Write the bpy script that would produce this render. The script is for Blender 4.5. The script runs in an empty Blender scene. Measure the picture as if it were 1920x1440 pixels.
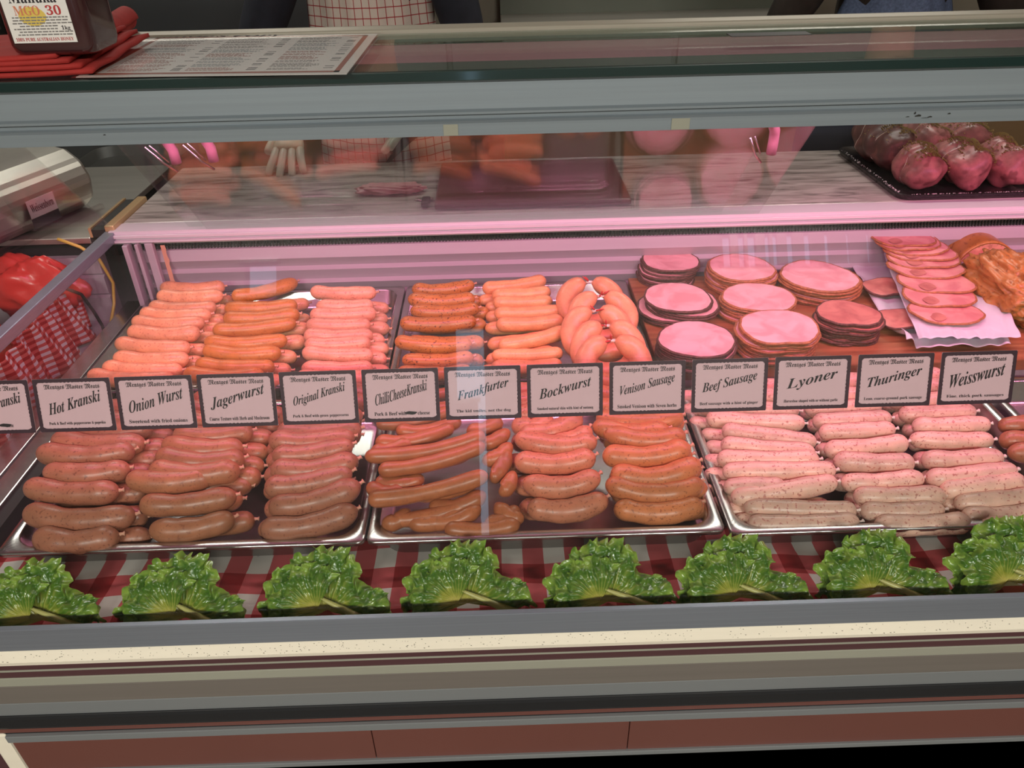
import bpy, math, random
from mathutils import Vector, Matrix, noise
random.seed(7)
SC = bpy.context.scene
COL = SC.collection
F = 1442.0
CAM = Vector((0, 0, 1.5))
ROT = (Matrix.Rotation(math.radians(-0.7), 3, 'Z') @ Matrix.Rotation(math.radians(57.0), 3, 'X')
       @ Matrix.Rotation(math.radians(-1.35), 3, 'Z'))

# ------------------------------------------------------------------ helpers
def ray(u, v):
    return ROT @ Vector(((u - 960) / F, -(v - 720) / F, -1))
def onz(u, v, z):
    d = ray(u, v); return CAM + d * ((z - CAM.z) / d.z)
def ony(u, v, y):
    d = ray(u, v); return CAM + d * (y / d.y)
def onh(u, v, hf):
    """point where the sight line meets the pile surface z = hf(y)"""
    d = ray(u, v); t = 0.6
    while t < 4:
        p = CAM + d * t
        if p.z <= hf(p.y): return p
        t += 0.002
    return CAM + d * t
def lerp(pts):
    def f(y):
        if y <= pts[0][0]: return pts[0][1]
        for (a, b), (c, d) in zip(pts, pts[1:]):
            if y <= c: return b + (d - b) * (y - a) / (c - a)
        return pts[-1][1]
    return f

class MB:
    def __init__(s): s.v = []; s.f = []; s.uv = None
    def box(s, x0, x1, y0, y1, z0, z1):
        n = len(s.v)
        s.v += [(x0,y0,z0),(x1,y0,z0),(x1,y1,z0),(x0,y1,z0),(x0,y0,z1),(x1,y0,z1),(x1,y1,z1),(x0,y1,z1)]
        s.f += [tuple(n+i for i in q) for q in ((0,3,2,1),(4,5,6,7),(0,1,5,4),(1,2,6,5),(2,3,7,6),(3,0,4,7))]
        return s
    def prism(s, prof, x0, x1):
        """closed (y,z) outline swept along x"""
        n = len(s.v); k = len(prof)
        s.v += [(x0, y, z) for y, z in prof] + [(x1, y, z) for y, z in prof]
        s.f += [(n+i, n+(i+1) % k, n+k+(i+1) % k, n+k+i) for i in range(k)]
        s.f += [tuple(n+i for i in range(k))[::-1], tuple(n+k+i for i in range(k))]
        return s
    def tube(s, pts, rad, seg=12, caps=True):
        pts = [Vector(p) for p in pts]; m = len(pts)
        if not hasattr(rad, '__len__'): rad = [rad] * m
        t0 = (pts[1] - pts[0]).normalized()
        up = Vector((0, 0, 1)) if abs(t0.z) < .9 else Vector((1, 0, 0))
        a = t0.cross(up).normalized(); n0 = len(s.v)
        for i, p in enumerate(pts):
            t = (pts[min(i+1, m-1)] - pts[max(i-1, 0)]).normalized()
            a = (a - t * a.dot(t)).normalized(); b = t.cross(a)
            for j in range(seg):
                th = 2 * math.pi * j / seg
                s.v.append(tuple(p + (a * math.cos(th) + b * math.sin(th)) * rad[i]))
        for i in range(m - 1):
            for j in range(seg):
                q = n0 + i * seg; r = (j + 1) % seg
                s.f.append((q + j, q + r, q + seg + r, q + seg + j))
        if caps:
            s.f.append(tuple(n0 + j for j in range(seg))[::-1])
            s.f.append(tuple(n0 + (m-1) * seg + j for j in range(seg)))
        return s
    def grid(s, fn, nu, nv, closed=False):
        n = len(s.v); s.uv = s.uv or []
        for j in range(nv + 1):
            for i in range(nu + 1):
                u, v = i / nu, j / nv
                s.v.append(tuple(fn(u, v)))
        for j in range(nv):
            for i in range(nu):
                a = n + j * (nu + 1) + i
                s.f.append((a, a + 1, a + nu + 2, a + nu + 1))
                s.uv.append(((i/nu, j/nv), ((i+1)/nu, j/nv), ((i+1)/nu, (j+1)/nv), (i/nu, (j+1)/nv)))
        return s
    def loops(s, rings, close_last=True, close_first=False):
        n = len(s.v); k = len(rings[0])
        for r in rings: s.v += [tuple(p) for p in r]
        for i in range(len(rings) - 1):
            for j in range(k):
                a = n + i * k; r = (j + 1) % k
                s.f.append((a + j, a + r, a + k + r, a + k + j))
        if close_last: s.f.append(tuple(n + (len(rings)-1) * k + j for j in range(k)))
        if close_first: s.f.append(tuple(n + j for j in range(k))[::-1])
        return s

def obj(name, mb, mat, parent=None, smooth=False, bevel=0, loc=None, solid=0, sub=0):
    me = bpy.data.meshes.new(name)
    me.from_pydata(mb.v, [], mb.f)
    if mb.uv and len(mb.uv) == len(mb.f):
        l = me.uv_layers.new(name='UVMap'); i = 0
        for fc in mb.uv:
            for c in fc: l.data[i].uv = c; i += 1
    if smooth: me.polygons.foreach_set('use_smooth', [True] * len(me.polygons))
    me.materials.append(mat); me.update()
    o = bpy.data.objects.new(name, me); COL.objects.link(o)
    if parent: o.parent = parent
    if loc is not None: o.location = loc
    if solid:
        m = o.modifiers.new('s', 'SOLIDIFY'); m.thickness = solid; m.offset = 0
    if bevel:
        m = o.modifiers.new('b', 'BEVEL'); m.width = bevel; m.segments = 2; m.limit_method = 'ANGLE'
    if sub:
        m = o.modifiers.new('u', 'SUBSURF'); m.levels = sub; m.render_levels = sub
    return o
def tag(o, label=None, cat=None, group=None, kind=None):
    if label: o['label'] = label
    if cat: o['category'] = cat
    if group: o['group'] = group
    if kind: o['kind'] = kind
    return o
def empty(name, loc, label, cat, group=None, rot=None):
    o = bpy.data.objects.new(name, None); o.empty_display_size = .02; COL.objects.link(o)
    o.location = loc
    if rot: o.rotation_euler = rot
    return tag(o, label, cat, group)
def freeze(o):
    """bake modifiers into the mesh"""
    dg = bpy.context.evaluated_depsgraph_get()
    me = bpy.data.meshes.new_from_object(o.evaluated_get(dg))
    o.modifiers.clear(); o.data = me
    me.polygons.foreach_set('use_smooth', [True] * len(me.polygons))
    return o
def skin(name, joints, edges, mat, parent=None, sub=2, root=0):
    me = bpy.data.meshes.new(name)
    me.from_pydata([j[0] for j in joints], edges, [])
    o = bpy.data.objects.new(name, me); COL.objects.link(o)
    o.modifiers.new('k', 'SKIN')
    for i, j in enumerate(joints):
        r = j[1]; d = me.skin_vertices[0].data[i]
        d.radius = r if hasattr(r, '__len__') else (r, r)
        d.use_root = (i == root)
    m = o.modifiers.new('u', 'SUBSURF'); m.levels = sub; m.render_levels = sub
    freeze(o); o.data.materials.clear(); o.data.materials.append(mat)
    if parent: o.parent = parent
    return o
ORD = ['first','second','third','fourth','fifth','sixth','seventh','eighth','ninth','tenth','eleventh','twelfth','thirteenth','fourteenth','fifteenth','sixteenth','seventeenth','eighteenth','nineteenth','twentieth','twenty-first','twenty-second','twenty-third','twenty-fourth','twenty-fifth','twenty-sixth','twenty-seventh','twenty-eighth','twenty-ninth','thirtieth']

# ------------------------------------------------------------------ materials
def nt(name):
    m = bpy.data.materials.new(name); m.use_nodes = True
    t = m.node_tree; b = t.nodes['Principled BSDF']
    return m, t, b
def N(t, ty, **k):
    n = t.nodes.new(ty)
    for a, v in k.items(): setattr(n, a, v)
    return n
def plain(name, c, rough=.5, metal=0, spec=.5, coat=0, noise_amt=0, nscale=20, stretch=None, bump=0, sss=0):
    m, t, b = nt(name)
    b.inputs['Base Color'].default_value = (*c, 1)
    b.inputs['Roughness'].default_value = rough
    b.inputs['Metallic'].default_value = metal
    b.inputs['Specular IOR Level'].default_value = spec
    b.inputs['Coat Weight'].default_value = coat
    b.inputs['Coat Roughness'].default_value = .2
    if sss:
        b.inputs['Subsurface Weight'].default_value = sss
        b.inputs['Subsurface Radius'].default_value = (.01, .004, .002)
        b.inputs['Subsurface Scale'].default_value = 1
    if noise_amt or bump:
        tc = N(t, 'ShaderNodeTexCoord'); mp = N(t, 'ShaderNodeMapping')
        if stretch: mp.inputs['Scale'].default_value = stretch
        no = N(t, 'ShaderNodeTexNoise'); no.inputs['Scale'].default_value = nscale; no.inputs['Detail'].default_value = 6
        t.links.new(tc.outputs['Object'], mp.inputs[0]); t.links.new(mp.outputs[0], no.inputs['Vector'])
        if noise_amt:
            mr = N(t, 'ShaderNodeMapRange')
            mr.inputs[1].default_value = .3; mr.inputs[2].default_value = .7
            mr.inputs[3].default_value = 1 - noise_amt; mr.inputs[4].default_value = 1 + noise_amt
            mx = N(t, 'ShaderNodeVectorMath', operation='SCALE'); mx.inputs[0].default_value = c
            t.links.new(no.outputs['Fac'], mr.inputs[0]); t.links.new(mr.outputs[0], mx.inputs['Scale'])
            t.links.new(mx.outputs[0], b.inputs['Base Color'])
        if bump:
            bp = N(t, 'ShaderNodeBump'); bp.inputs['Strength'].default_value = bump; bp.inputs['Distance'].default_value = .004
            t.links.new(no.outputs['Fac'], bp.inputs['Height']); t.links.new(bp.outputs[0], b.inputs['Normal'])
    return m
def glass(name, tint=(1, 1, 1), ior=1.45, rough=0.0):
    """thin pane: clear transmission plus Fresnel reflection"""
    m, t, b = nt(name); t.nodes.remove(b)
    out = t.nodes['Material Output']
    tr = N(t, 'ShaderNodeBsdfTransparent'); tr.inputs[0].default_value = (*tint, 1)
    gl = N(t, 'ShaderNodeBsdfGlossy'); gl.inputs['Roughness'].default_value = rough
    fr = N(t, 'ShaderNodeFresnel'); ge = N(t, 'ShaderNodeNewGeometry'); mi = N(t, 'ShaderNodeMix', data_type='FLOAT')
    mi.inputs['A'].default_value = ior; mi.inputs['B'].default_value = 1 / ior
    t.links.new(ge.outputs['Backfacing'], mi.inputs['Factor']); t.links.new(mi.outputs['Result'], fr.inputs[0])
    mx = N(t, 'ShaderNodeMixShader')
    t.links.new(fr.outputs[0], mx.inputs[0]); t.links.new(tr.outputs[0], mx.inputs[1]); t.links.new(gl.outputs[0], mx.inputs[2])
    t.links.new(mx.outputs[0], out.inputs[0])
    return m
def speck(name, c, dark, amount=.5, scale=260, rough=.38, big=None, sss=.15, coat=.12, vary=.14):
    """meat skin: soft tone variation with small dark flecks"""
    m, t, b = nt(name)
    tc = N(t, 'ShaderNodeTexCoord'); oi = N(t, 'ShaderNodeObjectInfo')
    ad = N(t, 'ShaderNodeVectorMath', operation='ADD'); ml = N(t, 'ShaderNodeVectorMath', operation='SCALE')
    cmb = N(t, 'ShaderNodeCombineXYZ')
    for i in range(3): t.links.new(oi.outputs['Random'], cmb.inputs[i])
    t.links.new(cmb.outputs[0], ml.inputs[0]); ml.inputs['Scale'].default_value = 17
    t.links.new(tc.outputs['Object'], ad.inputs[0]); t.links.new(ml.outputs[0], ad.inputs[1])
    n1 = N(t, 'ShaderNodeTexNoise'); n1.inputs['Scale'].default_value = scale; n1.inputs['Detail'].default_value = 1
    n2 = N(t, 'ShaderNodeTexNoise'); n2.inputs['Scale'].default_value = 45; n2.inputs['Detail'].default_value = 4
    for n in (n1, n2): t.links.new(ad.outputs[0], n.inputs['Vector'])
    r1 = N(t, 'ShaderNodeMapRange'); r1.inputs[1].default_value = .615; r1.inputs[2].default_value = .68
    r1.inputs[3].default_value = 0; r1.inputs[4].default_value = amount
    t.links.new(n1.outputs['Fac'], r1.inputs[0])
    r2 = N(t, 'ShaderNodeMapRange'); r2.inputs[1].default_value = .3; r2.inputs[2].default_value = .7
    r2.inputs[3].default_value = 1 - vary; r2.inputs[4].default_value = 1 + vary
    t.links.new(n2.outputs['Fac'], r2.inputs[0])
    rv = N(t, 'ShaderNodeMapRange'); rv.inputs[3].default_value = .88; rv.inputs[4].default_value = 1.1
    t.links.new(oi.outputs['Random'], rv.inputs[0])
    mu = N(t, 'ShaderNodeMath', operation='MULTIPLY'); t.links.new(r2.outputs[0], mu.inputs[0]); t.links.new(rv.outputs[0], mu.inputs[1])
    sc = N(t, 'ShaderNodeVectorMath', operation='SCALE'); sc.inputs[0].default_value = c
    t.links.new(mu.outputs[0], sc.inputs['Scale'])
    mx = N(t, 'ShaderNodeMix', data_type='RGBA')
    t.links.new(r1.outputs[0], mx.inputs['Factor']); t.links.new(sc.outputs[0], mx.inputs['A']); mx.inputs['B'].default_value = (*dark, 1)
    t.links.new(mx.outputs['Result'], b.inputs['Base Color'])
    b.inputs['Roughness'].default_value = rough; b.inputs['Coat Weight'].default_value = coat; b.inputs['Coat Roughness'].default_value = .25
    b.inputs['Subsurface Weight'].default_value = sss
    b.inputs['Subsurface Radius'].default_value = (.008, .003, .002); b.inputs['Subsurface Scale'].default_value = 1
    bp = N(t, 'ShaderNodeBump'); bp.inputs['Strength'].default_value = .25; bp.inputs['Distance'].default_value = .002
    t.links.new(n2.outputs['Fac'], bp.inputs['Height']); t.links.new(bp.outputs[0], b.inputs['Normal'])
    return m
def check(name, c0, c1, c2, nx, ny, duty=.5, rough=.85, coord='UV'):
    """woven check: stripes both ways, darker where they cross"""
    m, t, b = nt(name); tc = N(t, 'ShaderNodeTexCoord'); sp = N(t, 'ShaderNodeSeparateXYZ')
    t.links.new(tc.outputs[coord], sp.inputs[0])
    s = []
    for ax, n in ((0, nx), (1, ny)):
        mu = N(t, 'ShaderNodeMath', operation='MULTIPLY'); mu.inputs[1].default_value = n
        fr = N(t, 'ShaderNodeMath', operation='FRACT'); lt = N(t, 'ShaderNodeMath', operation='LESS_THAN'); lt.inputs[1].default_value = duty
        t.links.new(sp.outputs[ax], mu.inputs[0]); t.links.new(mu.outputs[0], fr.inputs[0]); t.links.new(fr.outputs[0], lt.inputs[0]); s.append(lt)
    ad = N(t, 'ShaderNodeMath', operation='ADD'); t.links.new(s[0].outputs[0], ad.inputs[0]); t.links.new(s[1].outputs[0], ad.inputs[1])
    dv = N(t, 'ShaderNodeMath', operation='DIVIDE'); dv.inputs[1].default_value = 2; t.links.new(ad.outputs[0], dv.inputs[0])
    cr = N(t, 'ShaderNodeValToRGB'); cr.color_ramp.interpolation = 'CONSTANT'
    e = cr.color_ramp.elements; e[0].position = 0; e[0].color = (*c0, 1); e[1].position = .25; e[1].color = (*c1, 1)
    k = e.new(.75); k.color = (*c2, 1)
    t.links.new(dv.outputs[0], cr.inputs[0]); t.links.new(cr.outputs[0], b.inputs['Base Color'])
    b.inputs['Roughness'].default_value = rough
    return m
def marble(name):
    m, t, b = nt(name); tc = N(t, 'ShaderNodeTexCoord'); mp = N(t, 'ShaderNodeMapping'); mp.inputs['Scale'].default_value = (5, 26, 5)
    mp.inputs['Rotation'].default_value = (0, 0, .06)
    n1 = N(t, 'ShaderNodeTexNoise'); n1.inputs['Scale'].default_value = 1.6; n1.inputs['Detail'].default_value = 9; n1.inputs['Distortion'].default_value = .7
    cr = N(t, 'ShaderNodeValToRGB'); e = cr.color_ramp.elements
    e[0].position = .3; e[0].color = (.13, .115, .10, 1); e[1].position = .58; e[1].color = (.52, .47, .43, 1)
    k = e.new(.46); k.color = (.38, .34, .31, 1)
    t.links.new(tc.outputs['Object'], mp.inputs[0]); t.links.new(mp.outputs[0], n1.inputs['Vector']); t.links.new(n1.outputs['Fac'], cr.inputs[0])
    t.links.new(cr.outputs[0], b.inputs['Base Color']); b.inputs['Roughness'].default_value = .25
    return m
def wood(name, c, d):
    m, t, b = nt(name); tc = N(t, 'ShaderNodeTexCoord'); mp = N(t, 'ShaderNodeMapping'); mp.inputs['Scale'].default_value = (3, 30, 10)
    n1 = N(t, 'ShaderNodeTexNoise'); n1.inputs['Scale'].default_value = 3; n1.inputs['Detail'].default_value = 8
    cr = N(t, 'ShaderNodeValToRGB'); e = cr.color_ramp.elements
    e[0].position = .35; e[0].color = (*d, 1); e[1].position = .65; e[1].color = (*c, 1)
    t.links.new(tc.outputs['Object'], mp.inputs[0]); t.links.new(mp.outputs[0], n1.inputs['Vector']); t.links.new(n1.outputs['Fac'], cr.inputs[0])
    t.links.new(cr.outputs[0], b.inputs['Base Color']); b.inputs['Roughness'].default_value = .35
    return m
def emit(name, c, s):
    m, t, b = nt(name); b.inputs['Base Color'].default_value = (*c, 1)
    b.inputs['Emission Color'].default_value = (*c, 1); b.inputs['Emission Strength'].default_value = s
    return m
def paper_mat(name, c, trans=.35, bump=.15):
    m, t, b = nt(name); out = t.nodes['Material Output']
    b.inputs['Base Color'].default_value = (*c, 1); b.inputs['Roughness'].default_value = .6
    tl = N(t, 'ShaderNodeBsdfTranslucent'); tl.inputs[0].default_value = (*c, 1); mx = N(t, 'ShaderNodeMixShader'); mx.inputs[0].default_value = trans
    t.links.new(b.outputs[0], mx.inputs[1]); t.links.new(tl.outputs[0], mx.inputs[2]); t.links.new(mx.outputs[0], out.inputs[0])
    tc = N(t, 'ShaderNodeTexCoord'); no = N(t, 'ShaderNodeTexNoise'); no.inputs['Scale'].default_value = 60
    bp = N(t, 'ShaderNodeBump'); bp.inputs['Strength'].default_value = bump; bp.inputs['Distance'].default_value = .002
    t.links.new(tc.outputs['Object'], no.inputs['Vector']); t.links.new(no.outputs['Fac'], bp.inputs['Height']); t.links.new(bp.outputs[0], b.inputs['Normal'])
    return m
def lettuce_mat():
    m, t, b = nt('lettuce'); at = N(t, 'ShaderNodeTexCoord'); sp = N(t, 'ShaderNodeSeparateXYZ'); t.links.new(at.outputs['UV'], sp.inputs[0])
    # v = distance from the stem, u = angle
    cr = N(t, 'ShaderNodeValToRGB'); e = cr.color_ramp.elements
    e[0].position = 0; e[0].color = (.62, .52, .14, 1); e[1].position = 1; e[1].color = (.24, .36, .05, 1)
    for p, c in ((.25, (.36, .36, .05)), (.5, (.12, .21, .02)), (.8, (.05, .14, .012))):
        k = e.new(p); k.color = (*c, 1)
    no = N(t, 'ShaderNodeTexNoise'); no.inputs['Scale'].default_value = 55; no.inputs['Detail'].default_value = 5
    t.links.new(at.outputs['Object'], no.inputs['Vector'])
    ad = N(t, 'ShaderNodeMath', operation='MULTIPLY_ADD'); ad.inputs[1].default_value = .9; t.links.new(no.outputs['Fac'], ad.inputs[0])
    sb = N(t, 'ShaderNodeMath', operation='SUBTRACT'); t.links.new(sp.outputs[1], sb.inputs[0]); sb.inputs[1].default_value = .45
    t.links.new(sb.outputs[0], ad.inputs[2]); t.links.new(ad.outputs[0], cr.inputs[0])
    # radiating veins
    wv = N(t, 'ShaderNodeMath', operation='MULTIPLY'); wv.inputs[1].default_value = 95; t.links.new(sp.outputs[0], wv.inputs[0])
    n2 = N(t, 'ShaderNodeMath', operation='MULTIPLY_ADD'); n2.inputs[1].default_value = 5; t.links.new(no.outputs['Fac'], n2.inputs[0]); t.links.new(wv.outputs[0], n2.inputs[2])
    si = N(t, 'ShaderNodeMath', operation='SINE'); t.links.new(n2.outputs[0], si.inputs[0])
    mr = N(t, 'ShaderNodeMapRange'); mr.inputs[1].default_value = .55; mr.inputs[2].default_value = 1; mr.inputs[3].default_value = 0; mr.inputs[4].default_value = .75
    t.links.new(si.outputs[0], mr.inputs[0])
    fa = N(t, 'ShaderNodeMapRange'); fa.inputs[1].default_value = .15; fa.inputs[2].default_value = .8; fa.inputs[3].default_value = 1; fa.inputs[4].default_value = .05
    t.links.new(sp.outputs[1], fa.inputs[0])
    mu = N(t, 'ShaderNodeMath', operation='MULTIPLY'); t.links.new(mr.outputs[0], mu.inputs[0]); t.links.new(fa.outputs[0], mu.inputs[1])
    mx = N(t, 'ShaderNodeMix', data_type='RGBA'); t.links.new(mu.outputs[0], mx.inputs['Factor']); t.links.new(cr.outputs[0], mx.inputs['A']); mx.inputs['B'].default_value = (.5, .46, .12, 1)
    t.links.new(mx.outputs['Result'], b.inputs['Base Color']); b.inputs['Roughness'].default_value = .28; b.inputs['Coat Weight'].default_value = .5
    b.inputs['Coat Roughness'].default_value = .12
    bp = N(t, 'ShaderNodeBump'); bp.inputs['Strength'].default_value = .5; bp.inputs['Distance'].default_value = .003
    t.links.new(no.outputs['Fac'], bp.inputs['Height']); t.links.new(bp.outputs[0], b.inputs['Normal'])
    return m
def ham_mat(name, c, c2):
    m, t, b = nt(name); tc = N(t, 'ShaderNodeTexCoord'); oi = N(t, 'ShaderNodeObjectInfo')
    ad = N(t, 'ShaderNodeVectorMath', operation='ADD'); t.links.new(tc.outputs['Object'], ad.inputs[0]); t.links.new(oi.outputs['Random'], ad.inputs[1])
    n1 = N(t, 'ShaderNodeTexNoise'); n1.inputs['Scale'].default_value = 22; n1.inputs['Detail'].default_value = 5; n1.inputs['Distortion'].default_value = .8
    t.links.new(ad.outputs[0], n1.inputs['Vector'])
    cr = N(t, 'ShaderNodeValToRGB'); e = cr.color_ramp.elements
    e[0].position = .38; e[0].color = (*c2, 1); e[1].position = .6; e[1].color = (*c, 1)
    t.links.new(n1.outputs['Fac'], cr.inputs[0]); t.links.new(cr.outputs[0], b.inputs['Base Color'])
    b.inputs['Roughness'].default_value = .38; b.inputs['Subsurface Weight'].default_value = .1; b.inputs['Subsurface Radius'].default_value = (.006, .002, .002); b.inputs['Subsurface Scale'].default_value = 1
    return m
M = dict(
    pane=glass('clear_glass', (.97, .99, .985)), flap=glass('flap_glass', (.97, .98, .975), 1.75, .05),
    acryl=glass('acrylic', (.96, .93, .93), 1.4, .15), laminate=glass('laminate', (1, 1, 1), 1.4, .08),
    topglass=glass('top_glass', (.80, .87, .84), 1.36),
    glass_edge=plain('green_glass_edge', (.002, .022, .02), .08, 0, .8, 1),
    fascia=plain('grey_fascia', (.25, .295, .325), .42, .35, .5, 0, .06, 6, (.3, 3, 30)),
    alu=plain('brushed_aluminium', (.26, .29, .34), .36, .6, .5, 0, .06, 8, (.3, 4, 40)),
    cream=plain('cream_trim', (.80, .75, .62), .4, 0, .5, 0, .04, 8, (.4, 5, 5)),
    reartrim=plain('rear_trim', (.40, .38, .31), .35, .3), sage=plain('sage_trim', (.34, .345, .28), .45, .2), sandgrey=plain('sand_grey_panel', (.20, .18, .16), .42, .35, .5, 0, .05, 5, (.3, 3, 20)),
    bluegrey=plain('blue_grey_trim', (.24, .26, .27), .4, .4), maroon=plain('maroon_recess', (.07, .026, .03), .5),
    black=plain('black_bumper', (.009, .010, .012), .4, 0, .4, 0), redpanel=plain('red_brown_panel', (.15, .048, .036), .35, .15, .5, .3, .04, 5),
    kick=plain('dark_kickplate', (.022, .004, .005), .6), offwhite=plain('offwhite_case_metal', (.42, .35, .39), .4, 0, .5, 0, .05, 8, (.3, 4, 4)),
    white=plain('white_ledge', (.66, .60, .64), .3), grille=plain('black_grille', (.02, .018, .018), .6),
    lampglow=emit('pink_lamp_cover', (.60, .20, .24), .35), underlay=plain('grey_green_underlay', (.17, .19, .15), .5),  # lamp cover: the lamp's pink light is put into its colour and glow
    steel=plain('stainless_steel', (.60, .58, .57), .27, 1, .5, 0, .04, 9, (.5, 6, 6)), steeldull=plain('dull_steel', (.52, .49, .44), .38, .85, .5, 0, .08, 7, (.4, 5, 5)),
    gold=plain('brass_coloured_trim', (.62, .44, .22), .35, .4), marble=marble('marble'), board=wood('wooden_board', (.40, .17, .07), (.26, .09, .035)),
    cutboard=plain('brown_cutting_board', (.17, .045, .04), .3, 0, .5, .3, .05, 12),
    paper=paper_mat('card_paper_pink_light', (.98, .70, .78), .05), ink=plain('black_ink', (.012, .008, .012), .6), border=plain('dark_border', (.045, .012, .03), .6),  # card paper: pink lamp light on the cards is put into its colour
    wax=paper_mat('butcher_paper', (.80, .78, .84), .3, .5),
    gingham=check('gingham', (.72, .64, .60), (.55, .09, .10), (.30, .008, .012), 40, 2.3),
    gingham2=check('fine_gingham', (.74, .64, .66), (.62, .10, .09), (.38, .01, .012), 18, 10),
    apron=check('apron_check', (.60, .54, .47), (.35, .05, .05), (.28, .02, .03), 17, 36, .1),
    denim=plain('denim', (.10, .14, .23), .85, 0, .3, 0, .25, 160), blackcloth=plain('black_cloth', (.011, .013, .02), .8, 0, .3, 0, .2, 30),
    browncloth=plain('dark_brown_cloth', (.022, .017, .013), .85, 0, .3, 0, .2, 30), darkblue=plain('dark_navy_cloth', (.02, .022, .045), .85),
    skin=plain('skin', (.55, .33, .24), .5, 0, .5, 0, .05, 30, None, 0, .1), hair=plain('brown_hair', (.05, .03, .02), .6), glove=plain('pale_green_glove', (.52, .60, .50), .4),
    eye=plain('eye', (.6, .6, .6), .2), lips=plain('lips', (.45, .16, .14), .5),
    redcloth=plain('red_cloth', (.36, .03, .026), .8, 0, .3, 0, .12, 40), redbag=plain('red_plastic_bag', (.55, .05, .04), .3, 0, .5, .2, .1, 14, None, .5),
    honey=plain('dark_honey', (.045, .012, .014), .12, 0, .5, .6), lid=plain('jar_lid', (.03, .01, .012), .4),
    label=plain('label_white', (.78, .76, .72), .45), redink=plain('red_ink', (.45, .03, .03), .6), orangeink=plain('orange_ink', (.62, .20, .10), .6),
    yellowink=plain('yellow_ink', (.70, .52, .10), .6), brownink=plain('brown_ink', (.35, .10, .06), .6), greyink=plain('grey_ink', (.20, .19, .18), .6), tealink=plain('slate_ink', (.25, .30, .31), .6),
    pinkplastic=plain('pink_tube', (.42, .24, .28), .4), yellowcable=plain('yellow_cable', (.62, .42, .08), .5), knot=plain('casing', (.62, .30, .20), .5),
    floor=plain('floor_tile', (.16, .14, .12), .5, 0, .5, 0, .1, 6), wallp=plain('wall_paint', (.36, .33, .26), .8), wallfront=plain('wall_front_paint', (.16, .15, .14), .8),
    ceil=plain('ceiling_paint', (.75, .73, .70), .9), cupboard=plain('dark_cupboard', (.055, .06, .065), .35, .2), darkstuff=plain('dark_plastic', (.02, .02, .018), .5),
    brownwall=plain('brown_board', (.22, .12, .05), .6), frame=plain('window_frame', (.30, .30, .30), .5),
    twine=plain('twine', (.75, .62, .52), .8), redtwine=plain('red_clip', (.45, .02, .02), .5), platter=plain('dark_platter', (.05, .045, .045), .25, .6, .5, 0, .5, 150),
    fat=plain('meat_fat', (.80, .62, .55), .35, 0, .5, .3, .08, 60), herbs=plain('dried_herbs', (.30, .21, .06), .9),
    crust=speck('golden_crust', (.42, .17, .04), (.16, .04, .01), .5, 120, .4), pate=speck('meatloaf_pink', (.60, .26, .18), (.25, .1, .06), .5, 130),
    rawroll=speck('raw_venison', (.44, .18, .165), (.18, .05, .05), .6, 40, .42, None, .15, .15, .35), rawdark=speck('dark_raw_meat', (.13, .05, .045), (.35, .12, .1), .4, 45, .45, None, .1, .12, .35),
    lettuce=lettuce_mat(), rib=plain('lettuce_rib', (.52, .48, .16), .35, 0, .5, .3, .15, 60),
    rind=plain('peppered_rind', (.10, .035, .025), .6, 0, .5, 0, .5, 220), rind2=plain('golden_rind', (.36, .13, .05), .5, 0, .5, 0, .35, 160),
    ham=ham_mat('ham', (.82, .45, .46), (.68, .32, .33)), hamdark=ham_mat('smoked_ham', (.58, .22, .17), (.42, .13, .11)), hamfan=ham_mat('leg_ham', (.72, .32, .29), (.58, .20, .20)),
    lampwhite=emit('ceiling_diffuser', (1, .95, .86), 3.0), tubepink=emit('pink_tube_lamp', (1, .35, .55), 8),
)
S = {k: speck('sausage_' + k, *a) for k, a in dict(
    peach=((.74, .33, .17), (.38, .10, .06), .5, 260), gold=((.55, .205, .048), (.26, .06, .015), .45, 260),
    pink=((.76, .33, .205), (.40, .09, .06), .55, 250), pepper=((.46, .165, .04), (.09, .02, .008), .85, 270),
    frank=((.78, .335, .145), (.45, .14, .06), .4, 280), ring=((.70, .30, .15), (.45, .16, .08), .3, 260),
    rose=((.38, .145, .084), (.16, .045, .03), .6, 250), tan=((.40, .152, .076), (.18, .05, .03), .5, 250),
    rust=((.54, .18, .07), (.20, .045, .02), .6, 260), mid=((.58, .205, .115), (.20, .05, .03), .55, 250), thin=((.40, .125, .048), (.24, .06, .02), .35, 280),
    weiss=((.72, .45, .35), (.40, .12, .10), .75, 230)).items()}

# ------------------------------------------------------------------ room
def struct(name, mb, mat, bevel=0):
    o = obj(name, mb, mat, bevel=bevel); o['kind'] = 'structure'; return o
struct('floor', MB().box(-4, 4, -3.2, 3.6, -.05, 0), M['floor'])
struct('ceiling', MB().box(-4, 4, -3.2, 3.6, 2.8, 2.85), M['ceil'])
struct('wall_back', MB().box(-4, 4, 3.5, 3.6, 0, 2.8), M['wallp'])
struct('wall_left', MB().box(-4.1, -4, -3.2, 3.6, 0, 2.8), M['wallp'])
struct('wall_right', MB().box(4, 4.1, -3.2, 3.6, 0, 2.8), M['wallp'])
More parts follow.
